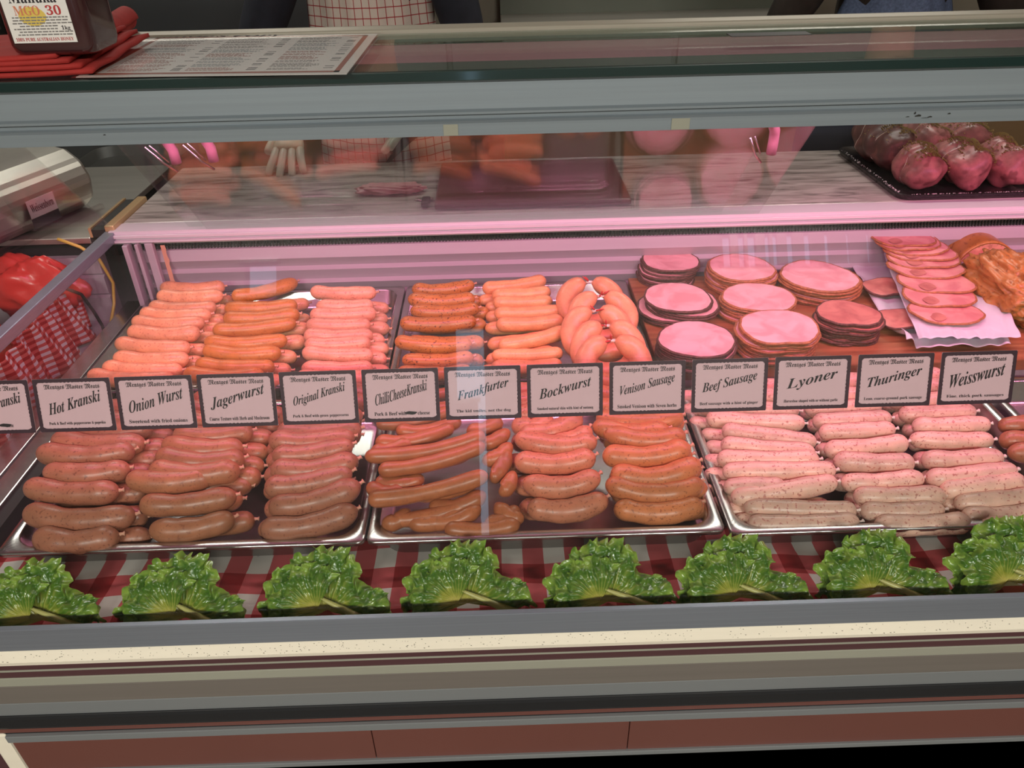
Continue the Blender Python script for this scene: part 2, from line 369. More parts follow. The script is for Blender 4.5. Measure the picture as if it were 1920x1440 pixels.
# street side, behind the customer: openings with glazing
opens = [(-.30, -.17, 1.30, 1.75), (-.17, -.12, .45, 1.75), (-1.62, -1.42, 2.0, 2.2), (1.42, 2.42, 2.08, 2.30)]
mbw = MB(); xs = sorted({-4, 4} | {o[0] for o in opens} | {o[1] for o in opens})
for a, b in zip(xs, xs[1:]):
    c = (a + b) / 2; h = [o for o in opens if o[0] <= c <= o[1]]
    if h:
        mbw.box(a, b, -3.2, -3.1, 0, h[0][2]); mbw.box(a, b, -3.2, -3.1, h[0][3], 2.8)
    else: mbw.box(a, b, -3.2, -3.1, 0, 2.8)
struct('wall_front', mbw, M['wallfront'])
for i, (a, b, c, d) in enumerate(opens):
    w = struct('window_%d' % (i + 1), MB().box(a, b, -3.16, -3.155, c, d), M['pane'])
    fr = MB(); fr.box(a - .02, b + .02, -3.1, -3.07, c - .03, c).box(a - .02, b + .02, -3.1, -3.07, d, d + .03)
    if i == 3:
        for x, wd in ((1.46, .05), (1.55, .02), (1.62, .06), (1.71, .02), (1.76, .06), (1.86, .07), (1.97, .09), (2.09, .11), (2.22, .11), (2.35, .07)):
            fr.box(x, x + wd, -3.1, -3.07, c, d)
    obj('window_frame', fr, M['frame'], w)

# rear work area of the shop
rb = empty('work_bench', (.25, 3.2, 0), 'stainless steel wash bench along the rear wall behind the servers', 'bench')
obj('bench_top', MB().box(-.22, .95, -.35, .25, 1.02, 1.06), M['steeldull'], rb, bevel=.004)
obj('splash_board', MB().box(-.22, .95, .22, .25, 1.06, 1.5), M['underlay'], rb)
obj('basin', MB().box(-.18, .44, -.37, -.352, .84, 1.0), M['steel'], rb, bevel=.004)
obj('bench_body', MB().box(-.22, .95, -.32, .25, 0, 1.02), M['brownwall'], rb)
wc = empty('added_reflection_cabinet', (0, 3.3, 1.65), 'unseen dark cabinet added above the wash bench to darken the glass top reflection', 'cupboard')  # added out of view so the glass top reflects something dark
obj('cabinet_body', MB().box(-1.9, 2.4, -.15, .19, 0, .9), M['cupboard'], wc, bevel=.004)
for k_ in range(5): obj('door', MB().box(-1.88 + .86 * k_, -1.04 + .86 * k_, -.17, -.151, .02, .88), M['cupboard'], wc, bevel=.003)
cb = empty('cupboard', (-1.15, 3.1, 0), 'dark grey cupboard standing behind the checked apron', 'cupboard')
obj('cabinet_body', MB().box(-.55, .82, -.1, .35, 0, 1.5), M['cupboard'], cb, bevel=.006)
obj('handle_bar', MB().box(-.5, .75, -.14, -.11, 1.22, 1.235), M['steel'], cb, bevel=.003)
bb = empty('wooden_board', (-.95, 2.75, 0), 'brown wooden panel standing behind the marble counter', 'panel')
obj('panel', MB().box(-.1, .45, 0, .03, .0, 1.0), M['brownwall'], bb, bevel=.003)
bp_ = empty('cardboard_box', (1.95, 2.75, 0), 'brown carton standing behind the roast platter', 'box')
obj('carton', MB().box(-.5, .6, 0, .35, .0, 1.02), M['brownwall'], bp_, bevel=.003)

# ------------------------------------------------------------------ the display case
XL, XR = -.875, 2.3
def gy(z): return .672 + .351 * (z - .725)          # outer face of the leaning front glass
case = empty('display_case', (.7, 1.1, 0), 'long refrigerated glass meat display case with grey metal trim', 'display case')
case.location = (0, 0, 0)
XP = -.735
def strip(name, z0, z1, y0, y1, mat, x0=XL - 1.2, bevel=.0015, lab=None):
    o = obj(name, MB().box(x0, XR, y0, y1, z0, z1), M[mat], case, bevel=bevel)
    if lab: o['label'] = lab
    return o
def zf(v, y): return ony(960, v, y).z
def band(name, v0, v1, y, mat, x0=XL - 1.2, bevel=.001, lab=None, back=.70):
    return strip(name, zf(v1, y), zf(v0, y), y, back, mat, x0, bevel, lab)
band('glass_rail', 1151, 1191, .656, 'alu', lab='grey blue aluminium rail under the front glass', back=.664)
o = obj('bumper_ledge', MB().prism([(.662, zf(1190, .6555)), (.6555, zf(1190, .6555)), (.6505, zf(1212, .6505)), (.652, zf(1217, .652)), (.662, zf(1217, .652))], XL - 1.2, XR), M['cream'], case); o['label'] = 'cream ledge speckled with small dark specks'
sp = MB(); rr = random.Random(3); za, zb = zf(1191, .6553), zf(1210, .6507)
for k in range(430):
    x = rr.uniform(-.85, 1.1) if rr.random() < .8 else rr.gauss(-.3, .25); q = rr.random()
    z = za + (zb - za) * q; w = rr.choice((.0006, .0008, .0016)); y = .6550 - .0048 * q
    n = len(sp.v); sp.v += [(x, y, z), (x + w, y, z + .0002), (x + w, y, z - .0007), (x, y, z - .0006)]; sp.f.append((n, n+1, n+2, n+3))
tag(obj('dirt_specks', sp, M['darkstuff'], case), kind='stuff')
band('recess_panel', 1217, 1241, .6595, 'maroon'); band('trim_line', 1226, 1229, .6588, 'sage', bevel=.0002)
band('upper_trim', 1241, 1256, .658, 'sage'); band('side_panel', 1256, 1288, .660, 'sandgrey')
band('lower_trim', 1288, 1312, .6595, 'bluegrey')
bm_ = MB(); z1_, z0_ = zf(1309, .6595), zf(1336, .656)
prof = [(.66, z1_), (.6580, z1_ - .0005), (.6555, z1_ - .006), (.6550, z0_ + .006), (.6565, z0_), (.66, z0_)]
bm_.prism(prof[::-1], XP, XR); o = obj('bumper', bm_, M['black'], case, bevel=.001); o['label'] = 'black rubber bumper strip'
band('bumper_groove', 1335, 1343, .658, 'redpanel', XP + .01)
band('lower_bumper', 1342, 1350, .6575, 'black', XP + .01)
band('panel_trim', 1350, 1361, .652, 'bluegrey', XP + .02)
zt_, zb_ = zf(1361, .656), zf(1417, .656)
o = obj('front_panel', MB().box(XP + .022, -.205, .656, .70, zb_, zt_).box(-.204, .165, .656, .70, zb_, zt_).box(.166, XR, .656, .70, zb_, zt_), M['redpanel'], case, bevel=.0008)
band('bottom_trim', 1417, 1424, .652, 'bluegrey', XP + .04)
strip('kickplate', .0, zb_ - .01, .70, .74, 'kick', XP + .1)
o = obj('end_post', MB().box(XP - .006, XP + .020, .655, .70, 0, zf(1345, .655)), M['cream'], case, bevel=.004)
obj('cabinet_shell', MB().box(XL, XR, .70, 1.66, .0, .655), M['maroon'], case)
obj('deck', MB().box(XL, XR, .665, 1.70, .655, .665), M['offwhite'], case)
# front glass, sloping back
fg = MB(); y0, y1 = gy(.705), gy(1.272)
fg.prism([(y0, .705), (y0 + .006, .703), (y1 + .006, 1.272), (y1, 1.272)], XL - 1.2, XR)
o = obj('front_glass', fg, M['pane'], case); o['label'] = 'clear sloping front glass'
# fascia with its ridges
fp = [(.868, 1.325), (.866, 1.296), (.861, 1.294), (.861, 1.2915), (.866, 1.290), (.866, 1.286), (.860, 1.285), (.857, 1.283), (.857, 1.270), (.872, 1.268), (.885, 1.275), (.885, 1.325)]
o = obj('fascia', MB().prism(fp[::-1], XL - 1.2, XR), M['fascia'], case); o['label'] = 'grey ribbed metal fascia above the glass'
tp = MB()
for (u, w) in ((845, .008), (1275, .010)):
    p = ony(u, 240, .857); obj('tape_patch', MB().box(p.x - w, p.x + w, .8562, .8568, 1.2705, 1.2825), M['sage'], case)
sc_ = MB()
for (u, v, w, h) in ((1702, 219, .006, .0012), (1722, 217, .010, .003), (1716, 212, .003, .004), (1744, 219, .007, .002), (1780, 213, .005, .002), (1735, 221, .012, .0008), (196, 253, .004, .0015)):
    p = ony(u, v, .8566); n = len(sc_.v)
    for k in range(8):
        a = k * math.pi / 4; r = .6 + .4 * ((k * 7) % 3) / 2
        sc_.v.append((p.x + w / 2 * math.cos(a) * r, .8566, min(max(p.z + h / 2 * math.sin(a) * r, 1.271), 1.2828)))
    sc_.f.append(tuple(range(n, n + 8)))
tag(obj('scuff_marks', sc_, M['darkstuff'], case), kind='stuff')
# top glass shelf
obj('top_glass', MB().box(XL - 1.2, XR, .866, 1.112, 1.3265, 1.337), M['topglass'], case)['label'] = 'clear glass top shelf'
obj('glass_edge', MB().box(XL - 1.2, XR, .861, .8655, 1.3255, 1.337), M['glass_edge'], case, bevel=.0015)['label'] = 'dark green polished edge of the glass top'
obj('gasket', MB().box(XL - 1.2, XR, .870, .884, 1.3252, 1.3262), M['cream'], case)
obj('underlay', MB().box(XL - 1.2, XR, .886, .972, 1.3235, 1.3255), M['underlay'], case)
obj('rear_trim', MB().prism([(1.1125, 1.325), (1.1125, 1.339), (1.114, 1.342), (1.122, 1.3455), (1.127, 1.3455), (1.127, 1.325)][::-1], XL - 1.2, XR), M['reartrim'], case, bevel=.001)
# pink lamp under the top, with its shade
lamp = empty('strip_lamp', (.7, 1.08, 1.30), 'long pink strip lamp under the glass top of the case', 'lamp')
lamp.location = (0, 0, 0)
LX0, LX1 = -.86, 2.25
obj('housing', MB().box(XL - 1.0, LX1, .974, 1.10, 1.3195, 1.325), M['lampglow'], lamp)
obj('lamp_shade', MB().box(LX0 - .01, LX1, 1.0585, 1.0605, 1.25, 1.3195).box(LX0 - .01, LX1, 1.1, 1.103, 1.294, 1.325).box(LX0 - .014, LX0 - .01, 1.0585, 1.103, 1.25, 1.3195), M['fascia'], lamp)
obj('tube', MB().tube([(LX0, 1.078, 1.312), (LX1, 1.078, 1.312)], .004, 10), M['tubepink'], lamp, True)
# deck-end glass divider with its rail, back wall, ledge
obj('end_rail', MB().box(XL - .012, XL + .012, .80, 1.66, .842, .864), M['alu'], case, bevel=.002)
obj('end_glass', MB().box(XL - .003, XL + .003, .72, 1.66, .665, .842), M['pane'], case)
obj('end_kerb', MB().box(XL - .012, XL + .03, .70, 1.66, .665, .690).box(XL + .05, XL + .085, .78, 1.64, .665, .705), M['steel'], case, bevel=.002)
obj('end_channel', MB().box(XL + .085, XL + .105, .78, 1.64, .665, .698), M['darkstuff'], case)
bw = [(1.70, .665), (1.674, .665), (1.674, .698), (1.661, .722), (1.674, .727), (1.662, .755), (1.674, .761), (1.660, .786), (1.667, .811), (1.70, .813)]
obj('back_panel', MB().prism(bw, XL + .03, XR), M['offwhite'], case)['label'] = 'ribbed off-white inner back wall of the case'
gr = MB()
for k in range(int((XR - XL - .04) / .0075)):
    x = XL + .03 + k * .0075; gr.box(x, x + .003, 1.672, 1.676, .812, .834)
obj('air_grille', gr.box(XL + .03, XR, 1.69, 1.70, .81, .836), M['grille'], case)
obj('back_ledge', MB().prism([(1.655, .834), (1.655, .8415), (1.640, .8425), (1.640, .847), (1.648, .8475), (1.648, .8515), (1.642, .852), (1.642, .858), (1.650, .859), (1.650, .866), (1.700, .866), (1.700, .834)][::-1], XL, XR), M['white'], case)['label'] = 'white ribbed ledge at the front of the marble'
em = MB()
for k, (dx, w) in enumerate(((.03, .012), (.055, .008), (.075, .018))):
    em.box(XL + dx, XL + dx + w, 1.640 - .006 * (2 - k), 1.655, .69, .84)
obj('corner_bracket', em, M['offwhite'], case, bevel=.002)
ck = MB(); rk = random.Random(5); zz = [(.70 + i * .0117) for i in range(12)]
ck.grid(lambda u, v: (XL + .105 + .010 * u + (.004 * noise.noise(Vector((0, v * 9, 1))) if u > .5 else 0), 1.653, .70 + .13 * v), 1, 14)
obj('silicone_seal', ck, M['knot'], case)

# rear sneeze flaps: sloping glass panes from the ledge up towards the top
def fl(s, off=0):   # s = 0 at the ledge, 1 at the top
    return (1.664 - .255 * s - off * .74, .868 + .285 * s - off * .67)
def flap(x0, x1, off, lab):
    mb = MB(); a, b = fl(0, off), fl(1.35, off)
    mb.prism([(a[0], a[1]), (b[0], b[1]), (b[0] + .0036, b[1] + .0036), (a[0] + .0036, a[1] + .0036)], x0, x1)
    f_ = obj('sneeze_flap', mb, M['flap'], case); f_['label'] = lab
    return f_
flap(XL - 1.1, -.872, 0, 'clear glass flap at the left end')
flap(-.700, .505, 0, 'clear glass flap over the cutting board')
flap(-.655, .585, .012, 'second clear flap sliding before the first')
hb = MB()
for (u, v) in ((300, 262), (372, 258), (1444, 245)):
    p = ony(u, v, 1.28)
    path = [p + Vector((-.03, -.03, .03)), p + Vector((-.005, -.02, .018)), p + Vector((.008, 0, 0)), p + Vector((.012, .01, -.02)), p + Vector((.012, .012, -.042))]
    h = obj('flap_bracket', MB().tube(path, .0085, 14), M['pinkplastic'], case, True)
    b2 = MB().tube([p + Vector((-.03, .005, -.012)), p + Vector((-.012, .02, -.045)), p + Vector((.003, .03, -.062))], .002, 8)
    b2.tube([p + Vector((-.022, .005, -.010)), p + Vector((-.004, .02, -.043))], .0015, 8)
    obj('wire_clip', b2, M['steel'], h, True)
obj('flap_bar', MB().tube([(-.9, 1.22, 1.275), (XR, 1.22, 1.275)], .006, 10), M['steel'], case, True)
obj('end_frame', MB().box(XR - .02, XR, .70, 1.66, .66, 1.33), M['alu'], case)
obj('support_post', MB().box(XL - 1.19, XL - 1.17, .70, 1.66, .66, 1.33), M['alu'], case)

# marble counter
mc = empty('marble_counter', (0, 0, 0), 'grey veined white marble counter behind the display case', 'counter')
obj('marble_top', MB().box(XL + .01, XR, 1.70, 2.115, .836, .8665), M['marble'], mc, bevel=.004)
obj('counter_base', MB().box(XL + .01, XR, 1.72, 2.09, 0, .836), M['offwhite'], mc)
obj('edge_trim', MB().box(XL - .012, XL + .010, 1.66, 1.86, .846, .876), M['gold'], mc, bevel=.003)['label'] = 'pale brass trim on the left end'
obj('slot_strip', MB().box(XL - .042, XL - .012, 1.66, 1.86, .85, .868), M['darkstuff'], mc)
obj('outer_trim', MB().box(XL - .048, XL - .042, 1.66, 1.86, .85, .872), M['gold'], mc)

# neighbouring case on the left
nb = empty('counter_section', (0, 0, 0), 'darker neighbouring counter section left of the glass divider', 'counter')
obj('deck', MB().box(XL - 1.2, XL - .014, .70, 1.66, .60, .64), M['offwhite'], nb)
obj('back_panel', MB().prism([(1.70, .64), (1.66, .64), (1.66, .70), (1.668, .705), (1.662, .71), (1.662, .75), (1.67, .755), (1.664, .76), (1.664, .80), (1.70, .80)], XL - 1.2, XL - .05), M['offwhite'], nb)
obj('dark_slot', MB().box(XL - 1.2, XL - .05, 1.68, 1.70, .80, .835), M['grille'], nb)
obj('counter_top', MB().box(XL - 1.2, XL - .05, 1.66, 2.2, .835, .850), M['steeldull'], nb, bevel=.002)
obj('counter_base', MB().box(XL - 1.2, XL - .05, .72, 2.15, 0, .60), M['offwhite'], nb)
# gingham cloth hanging beyond the divider
def cl(u, v):
    y = 1.02 + .52 * u - .02 * v
    z = .650 + (.155) * v
    if v > .85: z -= (v - .85) * .05
    return (XL - .03 - .012 * math.sin(u * 23) * (1 - v * .6) - .008 * math.sin(u * 51 + v * 3) + .035 * (u * u) * (1 - v) * -1 - .05 * v * u ** 3, y + .03 * (1 - v) * u, z)
g_ = obj('gingham_cloth', MB().grid(cl, 90, 30), M['gingham2'], None, True, solid=.001)
tag(g_, 'red and white gingham cloth hanging left of the glass divider', 'cloth')
def cl2(u, v):
    return (XL - .10 - .012 * math.sin(u * 31), 1.35 + .27 * u, .65 + .11 * v)
g_ = obj('gingham_cloth', MB().grid(cl2, 40, 20), M['gingham2'], None, True, solid=.001)
tag(g_, 'shaded gingham cloth behind the black cord', 'cloth')
cd = [(165, 490, 1.62), (190, 540, 1.58), (205, 590, 1.55), (212, 640, 1.50)]
pts = [Vector((XL - .06 + .004 * k, 1.60 - .03 * k, .835 - .045 * k)) for k in range(5)]
tag(obj('electric_cord', MB().tube([Vector((XL - .045, 1.50, .80)), Vector((XL - .04, 1.535, .77)), Vector((XL - .035, 1.55, .72)), Vector((XL - .03, 1.555, .68)), Vector((XL - .03, 1.55, .645))], .0035, 10), M['darkstuff'], None, True), 'black cord beside the gingham cloth', 'cord')
yc = [ony(u, v, y) for u, v, y in ((108, 448, 1.60), (150, 463, 1.60), (185, 485, 1.61), (212, 530, 1.62), (214, 570, 1.615), (208, 605, 1.58))]
tag(obj('yellow_cable', MB().tube(yc, .0035, 10), M['yellowcable'], None, True), 'yellow cable curving down behind the left glass divider', 'cable')
# red bags
def bag(name, cx, cy, cz, sx, sy, sz, lab, seed):
    def f(u, v):
        th = 2 * math.pi * u; ph = math.pi * v
        d = Vector((math.cos(th) * math.sin(ph), math.sin(th) * math.sin(ph), math.cos(ph)))
        k = 1 + .35 * noise.noise(d * 1.8 + Vector((seed, 0, 0))) + .12 * noise.noise(d * 6 + Vector((seed, 3, 0)))
        p = Vector((d.x * sx, d.y * sy, d.z * sz)) * k
        p.z = max(p.z, -sz * .8)
        return (cx + p.x, cy + p.y, cz + p.z)
    o = obj(name, MB().grid(f, 40, 24), M['redbag'], None, True); tag(o, lab, 'bag')
bag('plastic_bag', -1.12, 1.27, .72, .17, .20, .10, 'large crumpled red plastic bag left of the glass divider', 2)
bag('plastic_bag', -1.05, 1.60, .755, .10, .045, .075, 'small red plastic bag below the metal scale', 5)

# metal scale / machine on the left counter
ms = empty('kitchen_scale', (-1.203, 1.72, .851), 'brushed metal kitchen scale with white sticker on the left counter', 'scale', rot=(0, 0, math.radians(70)))
def rp(u, v, y): p = ony(u, v, y); return p - Vector((-1.33, 1.80, .850))
pr = [( -.12, 0), (-.16, .03), (-.17, .08), (-.155, .12), (-.12, .145), (-.04, .155), (.20, .19), (.20, 0)]
mbs = MB(); mbs.prism([(y, z) for y, z in pr][::-1], -.16, .20)
b_ = obj('housing', mbs, M['steeldull'], ms, bevel=.012)
obj('foot_rail', MB().box(-.16, .20, -.176, -.164, -.0, .012), M['acryl'], ms)
obj('handle', MB().tube([(-.15, -.12, .155), (-.02, -.10, .20), (.10, .02, .215), (.15, .14, .215)], .013, 14), M['steel'], ms, True)
st = obj('sticker', MB().box(.0, .075, -.1745, -.1735, .045, .085), M['label'], ms, bevel=.001)
obj('lower_sticker', MB().box(.0, .075, -.1745, -.1735, .022, .044), M['cupboard'], ms)

# ------------------------------------------------------------------ lettering
FR, BI, SE = (0x1D56C, 0x1D586), (0x1D468, 0x1D482), (0x1D400, 0x1D41A)
def mapch(s, style):
    r = ''
    for c in s:
        if 'A' <= c <= 'Z' and style: r += chr(style[0] + ord(c) - 65)
        elif 'a' <= c <= 'z' and style: r += chr(style[1] + ord(c) - 97)
        elif '0' <= c <= '9' and style == SE: r += chr(0x1D7CE + ord(c) - 48)
        else: r += c
    return r
def text(name, s, style, w, h, mat, parent, x, y, z=.0006, vshear=0, wave=0, align='C', rot=None, extr=0):
    """flat lettering fitted to w x h, in the local xy plane of its parent"""
    cu = bpy.data.curves.new(name, 'FONT'); cu.body = mapch(s, style); cu.resolution_u = 3
    t = bpy.data.objects.new(name, cu); COL.objects.link(t)
    dg = bpy.context.evaluated_depsgraph_get()
    me = bpy.data.meshes.new_from_object(t.evaluated_get(dg))
    bpy.data.objects.remove(t)
    xs_ = [v.co.x for v in me.vertices]; ys_ = [v.co.y for v in me.vertices]
    x0, x1, y0, y1 = min(xs_), max(xs_), min(ys_), max(ys_)
    for v in me.vertices:
        a = (v.co.x - x0) / (x1 - x0); b = (v.co.y - y0) / (y1 - y0)
        px = (a - .5) * w; py = (b - .5) * h + px * vshear + wave * math.sin((a - .5) * 2 * math.pi)
        v.co = (px, py, 0)
    me.materials.clear(); me.materials.append(mat)
    o = bpy.data.objects.new(name, me); COL.objects.link(o); o.parent = parent
    o.location = (x, y, z)
    if rot: o.rotation_euler = rot
    return o
text('lettering', 'Weissenborn', SE, .062, .018, M['ink'], st, .0375, -.1749, .066, rot=(math.pi / 2, 0, 0))

# ------------------------------------------------------------------ sign cards
CW, CH = .0915, .0655
tilt = math.atan2(.351, 1)                       # glass leans back by this much
gl_n = Vector((0, -math.cos(tilt), math.sin(tilt)))
def ring_border():
    n = 160; outer = []; inner = []
    for k in range(n):
        a = 2 * math.pi * k / n
        c, s = math.cos(a), math.sin(a)
        # point on rectangle outline along direction
        def rect(w, h):
            t = min(w / 2 / abs(c) if abs(c) > 1e-6 else 9, h / 2 / abs(s) if abs(s) > 1e-6 else 9); return c * t, s * t
        outer.append(rect(CW, CH))
        x, y = rect(CW - .0085, CH - .0085)
        # notched corners and wavy edge
        cx, cy = (CW - .0085) / 2, (CH - .0085) / 2
        L = .0035
        if abs(x) > cx - L and abs(y) > cy - L:
            dx, dy = abs(x) - (cx - L), abs(y) - (cy - L); d = math.hypot(dx, dy)
            if d > L: x = math.copysign(cx - L + dx * L / d, x); y = math.copysign(cy - L + dy * L / d, y)
        s_ = x if abs(abs(y) - cy) < 1e-4 else y
        wv = .0006 * abs(math.sin(s_ * 620)) - .0002 + .0003 * math.sin(s_ * 1500)
        r = math.hypot(x, y); x -= x / r * wv; y -= y / r * wv
        inner.append((x, y))
    mb = MB(); mb.v = [(x, y, 0) for x, y in outer] + [(x, y, 0) for x, y in inner]
    mb.f = [(k, (k+1) % n, n + (k+1) % n, n + k) for k in range(n)]
    return mb
CARDS = [
 ('Cheese Kranski', 'Pork & Beef with         cheese', .068, .0135, .25, .040),
 ('Hot Kranski', 'Pork & Beef with peppercorns & paprika', .064, .0145, .25, .0675),
 ('Onion Wurst', 'Sweetend with fried onions', .066, .0150, .25, .070),
 ('Jagerwurst', 'Course Texture with Herb and Mushroom', .066, .0170, .26, .072),
 ('Original Kranski', 'Pork & Beef with green peppercorns', .063, .0145, .27, .067),
 ('ChilliCheeseKranski', 'Pork & Beef with         cheese', .063, .0140, .28, .067),
 ('Frankfurter', 'The kid smiles, not the dog', .062, .0150, .26, .066),
 ('Bockwurst', 'Smoked natural skin with hint of nutmeg', .063, .0130, .24, .068),
 ('Venison Sausage', 'Smoked Venison with Seven herbs', .066, .0150, .24, .072),
 ('Beef Sausage', 'Beef sausage with a hint of ginger', .066, .0150, .22, .071),
 ('Lyoner', 'Horseshoe shaped with or without garlic', .061, .0155, .20, .066),
 ('Thuringer', 'Lean, coarse-ground pork sausage', .065, .0155, .22, .071),
 ('Weisswurst', 'Fine, thick pork sausages', .066, .0165, .22, .070)]
ringme = None; paperme = None
for i, (ti, de, tw, th, sh, dw) in enumerate(CARDS):
    k = i - 1; xl = -.561 + .0970 * k + .00018 * k * k
    zc = .9870; c = Vector((xl + CW / 2, gy(zc) + .0085, zc))
    card = empty('sign_card', c, 'white sign card in a dark scalloped border reading %s' % ti if i else 'cut-off sign card at the far left of the card strip reading Cheese Kranski', 'sign', 'sign cards along the front glass', rot=(math.pi / 2 - tilt, 0, random.uniform(-.004, .004)))
    if ringme is None:
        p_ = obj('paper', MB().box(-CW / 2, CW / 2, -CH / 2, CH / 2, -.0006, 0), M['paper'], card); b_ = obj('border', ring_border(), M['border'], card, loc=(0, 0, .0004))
        ringme, paperme = b_.data, p_.data
    else:
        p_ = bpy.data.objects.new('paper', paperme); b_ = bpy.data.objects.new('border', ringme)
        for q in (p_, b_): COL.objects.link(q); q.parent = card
        b_.location = (0, 0, .0004)
    text('heading_lettering', 'Mentges Master Meats', FR, .066, .0072, M['ink'], card, 0, .0225)
    text('title_lettering', ti, BI, tw, th, M['ink'], card, 0, .0035, vshear=sh, wave=.0006)
    text('description_lettering', de, SE if ti in ('Beef Sausage', 'Thuringer', 'Weisswurst') else SE, dw, .0046, M['ink'], card, 0, -.0225)
    if 'Cheese' in ti:
        mb = MB(); nn = 14
        mb.v = [(.0075 * math.cos(a) * (1 + .1 * math.sin(5 * a)), .0021 * math.sin(a) * (1 + .15 * math.sin(4 * a)), 0) for a in [2 * math.pi * q / nn for q in range(nn)]]; mb.f = [tuple(range(nn))]
        obj('blotted_word', mb, M['ink'], card, loc=(.0105 if ti[2] == 'i' else .0105, -.0222, .0009))
hs = empty('card_holder', (0, 0, 0), 'clear acrylic strip holding the sign cards inside the front glass', 'holder')
def gp(z, off): return (gy(z) + off, z)
def slab(x0, x1, z0, z1, o0, o1):
    a, b, c, d = gp(z0, o0), gp(z1, o0), gp(z1, o1), gp(z0, o1)
    return MB().prism([a, b, c, d][::-1], x0, x1)
obj('front_sheet', slab(-.9, 1.6, .951, 1.023, .0070, .0076), M['acryl'], hs)
hb2 = MB()
for i in range(14):
    k = i - 1; xl = -.561 + .0970 * k + .00018 * k * k - .0030
    hb2 = slab(xl - .0012, xl + .0012, .952, 1.022, .0066, .0080); obj('divider', hb2, M['laminate'], hs)
obj('lower_lip', slab(-.9, 1.6, .9485, .952, .0066, .0125), M['laminate'], hs)

# ------------------------------------------------------------------ trays
def rrect(x0, x1, y0, y1, r, z, n=6):
    pts = []
    for cx, cy, a0 in ((x1 - r, y1 - r, 0), (x0 + r, y1 - r, 90), (x0 + r, y0 + r, 180), (x1 - r, y0 + r, 270)):
        for k in range(n + 1):
            a = math.radians(a0 + 90 * k / n); pts.append((cx + r * math.cos(a), cy + r * math.sin(a), z))
    return pts
def pan(x0, x1, y0, y1, z, dep, label):
    w = .013
    mb = MB().loops([rrect(x0, x1, y0, y1, .012, z - .006), rrect(x0, x1, y0, y1, .012, z - .001), rrect(x0 + .001, x1 - .001, y0 + .001, y1 - .001, .012, z),
                     rrect(x0 + w, x1 - w, y0 + w, y1 - w, .035, z), rrect(x0 + w + .002, x1 - w - .002, y0 + w + .002, y1 - w - .002, .034, z - .002),
                     rrect(x0 + w + .006, x1 - w - .006, y0 + w + .006, y1 - w - .006, .032, z - dep + .006), rrect(x0 + w + .014, x1 - w - .014, y0 + w + .014, y1 - w - .014, .026, z - dep)])
    o = obj('steel_tray', mb, M['steel'], None, False, solid=.0012)
    o.data.polygons.foreach_set('use_smooth', [True] * len(o.data.polygons))
    tag(o, label, 'tray', 'steel trays on the case deck')
pan(-.735, -.209, .808, 1.185, .711, .043, 'stainless steel tray at front left holding three columns of sausages')
pan(-.204, .312, .805, 1.185, .714, .046, 'stainless steel tray at front centre with long thin frankfurts')
pan(.320, .862, .800, 1.185, .712, .044, 'stainless steel tray at front right holding pale sausages')
pan(-.765, -.226, 1.235, 1.652, .711, .043, 'stainless steel tray at back left with peach and golden sausages')
pan(-.221, .294, 1.235, 1.652, .711, .043, 'stainless steel tray at back centre with peppered sausages and rings')
pan(.880, 1.40, .800, 1.185, .712, .044, 'stainless steel tray cut off at the right edge')

# ------------------------------------------------------------------ sausages
def sausage_path(p1, p2, r, bow, n=22, wob=0):
    """centre line inset by the radius, bowed by vector bow"""
    d = p2 - p1; L = d.length; e = d / L
    a, b = p1 + e * r * .35, p2 - e * r * .35
    out = []
    for k in range(n + 1):
        s = k / n; q = 1 - (2 * s - 1) ** 2
        out.append(a.lerp(b, s) + bow * (q - .5) * 1.0)
    return out
def sausage_mb(p1, p2, r, bow, seed):
    n = 26; path = sausage_path(p1, p2, r, bow, n); rd = random.Random(seed)
    L = sum((path[i+1] - path[i]).length for i in range(n)); mb = MB(); pts = []; rad = []
    cap = r * 1.25; acc = 0; phase = rd.uniform(0, 9)
    # resample with dense ends
    ss = [0, .01, .03, .06, .1] + [.1 + .8 * i / 16 for i in range(1, 16)] + [.9, .94, .97, .99, 1]
    for s in ss:
        x = s * n; i = min(int(x), n - 1); p = path[i].lerp(path[i + 1], x - i)
        d = min(s, 1 - s) * L
        k = 1 if d > cap else (1 - (1 - d / cap) ** 2.2) ** .5
        k = max(k, .12)
        pts.append(p); rad.append(r * k * (1 + .05 * math.sin(phase + s * 9) + .03 * math.sin(phase * 2 + s * 23)))
    mb.tube(pts, rad, 20)
    return mb, pts
def put_sausage(p1, p2, r, bow, mat, label, group, seed, knots=(0, 1)):
    mid = (p1 + p2) / 2
    mb, pts = sausage_mb(p1 - mid, p2 - mid, r, bow, seed)
    o = obj('sausage', mb, mat, None, True, loc=mid)
    tag(o, label, 'sausage', group)
    for e in knots:
        a, b = (pts[0], pts[1]) if e == 0 else (pts[-1], pts[-2])
        d = (a - b).normalized(); rd = random.Random(seed + e)
        side = Vector((rd.uniform(-.4, .4), rd.uniform(-.4, .4), rd.uniform(-.3, .5)))
        kp = [a - d * .001, a + d * .0015, a + d * .0035 + side * .001, a + d * .006 + side * .003]
        kb = MB().tube(kp, [r * .2, r * .15, r * .12, r * .22], 8)
        obj('casing_knot', kb, M['fat'] if mat is S['weiss'] else M['knot'], o, True)
    return o
HFr = lerp([(1.25, .737), (1.35, .748), (1.55, .748), (1.64, .735)])
HFf = lerp([(.82, .712), (.86, .722), (.91, .748), (.97, .764), (1.16, .768)])
HFw = lerp([(.82, .705), (.87, .715), (.92, .726), (1.16, .732)])
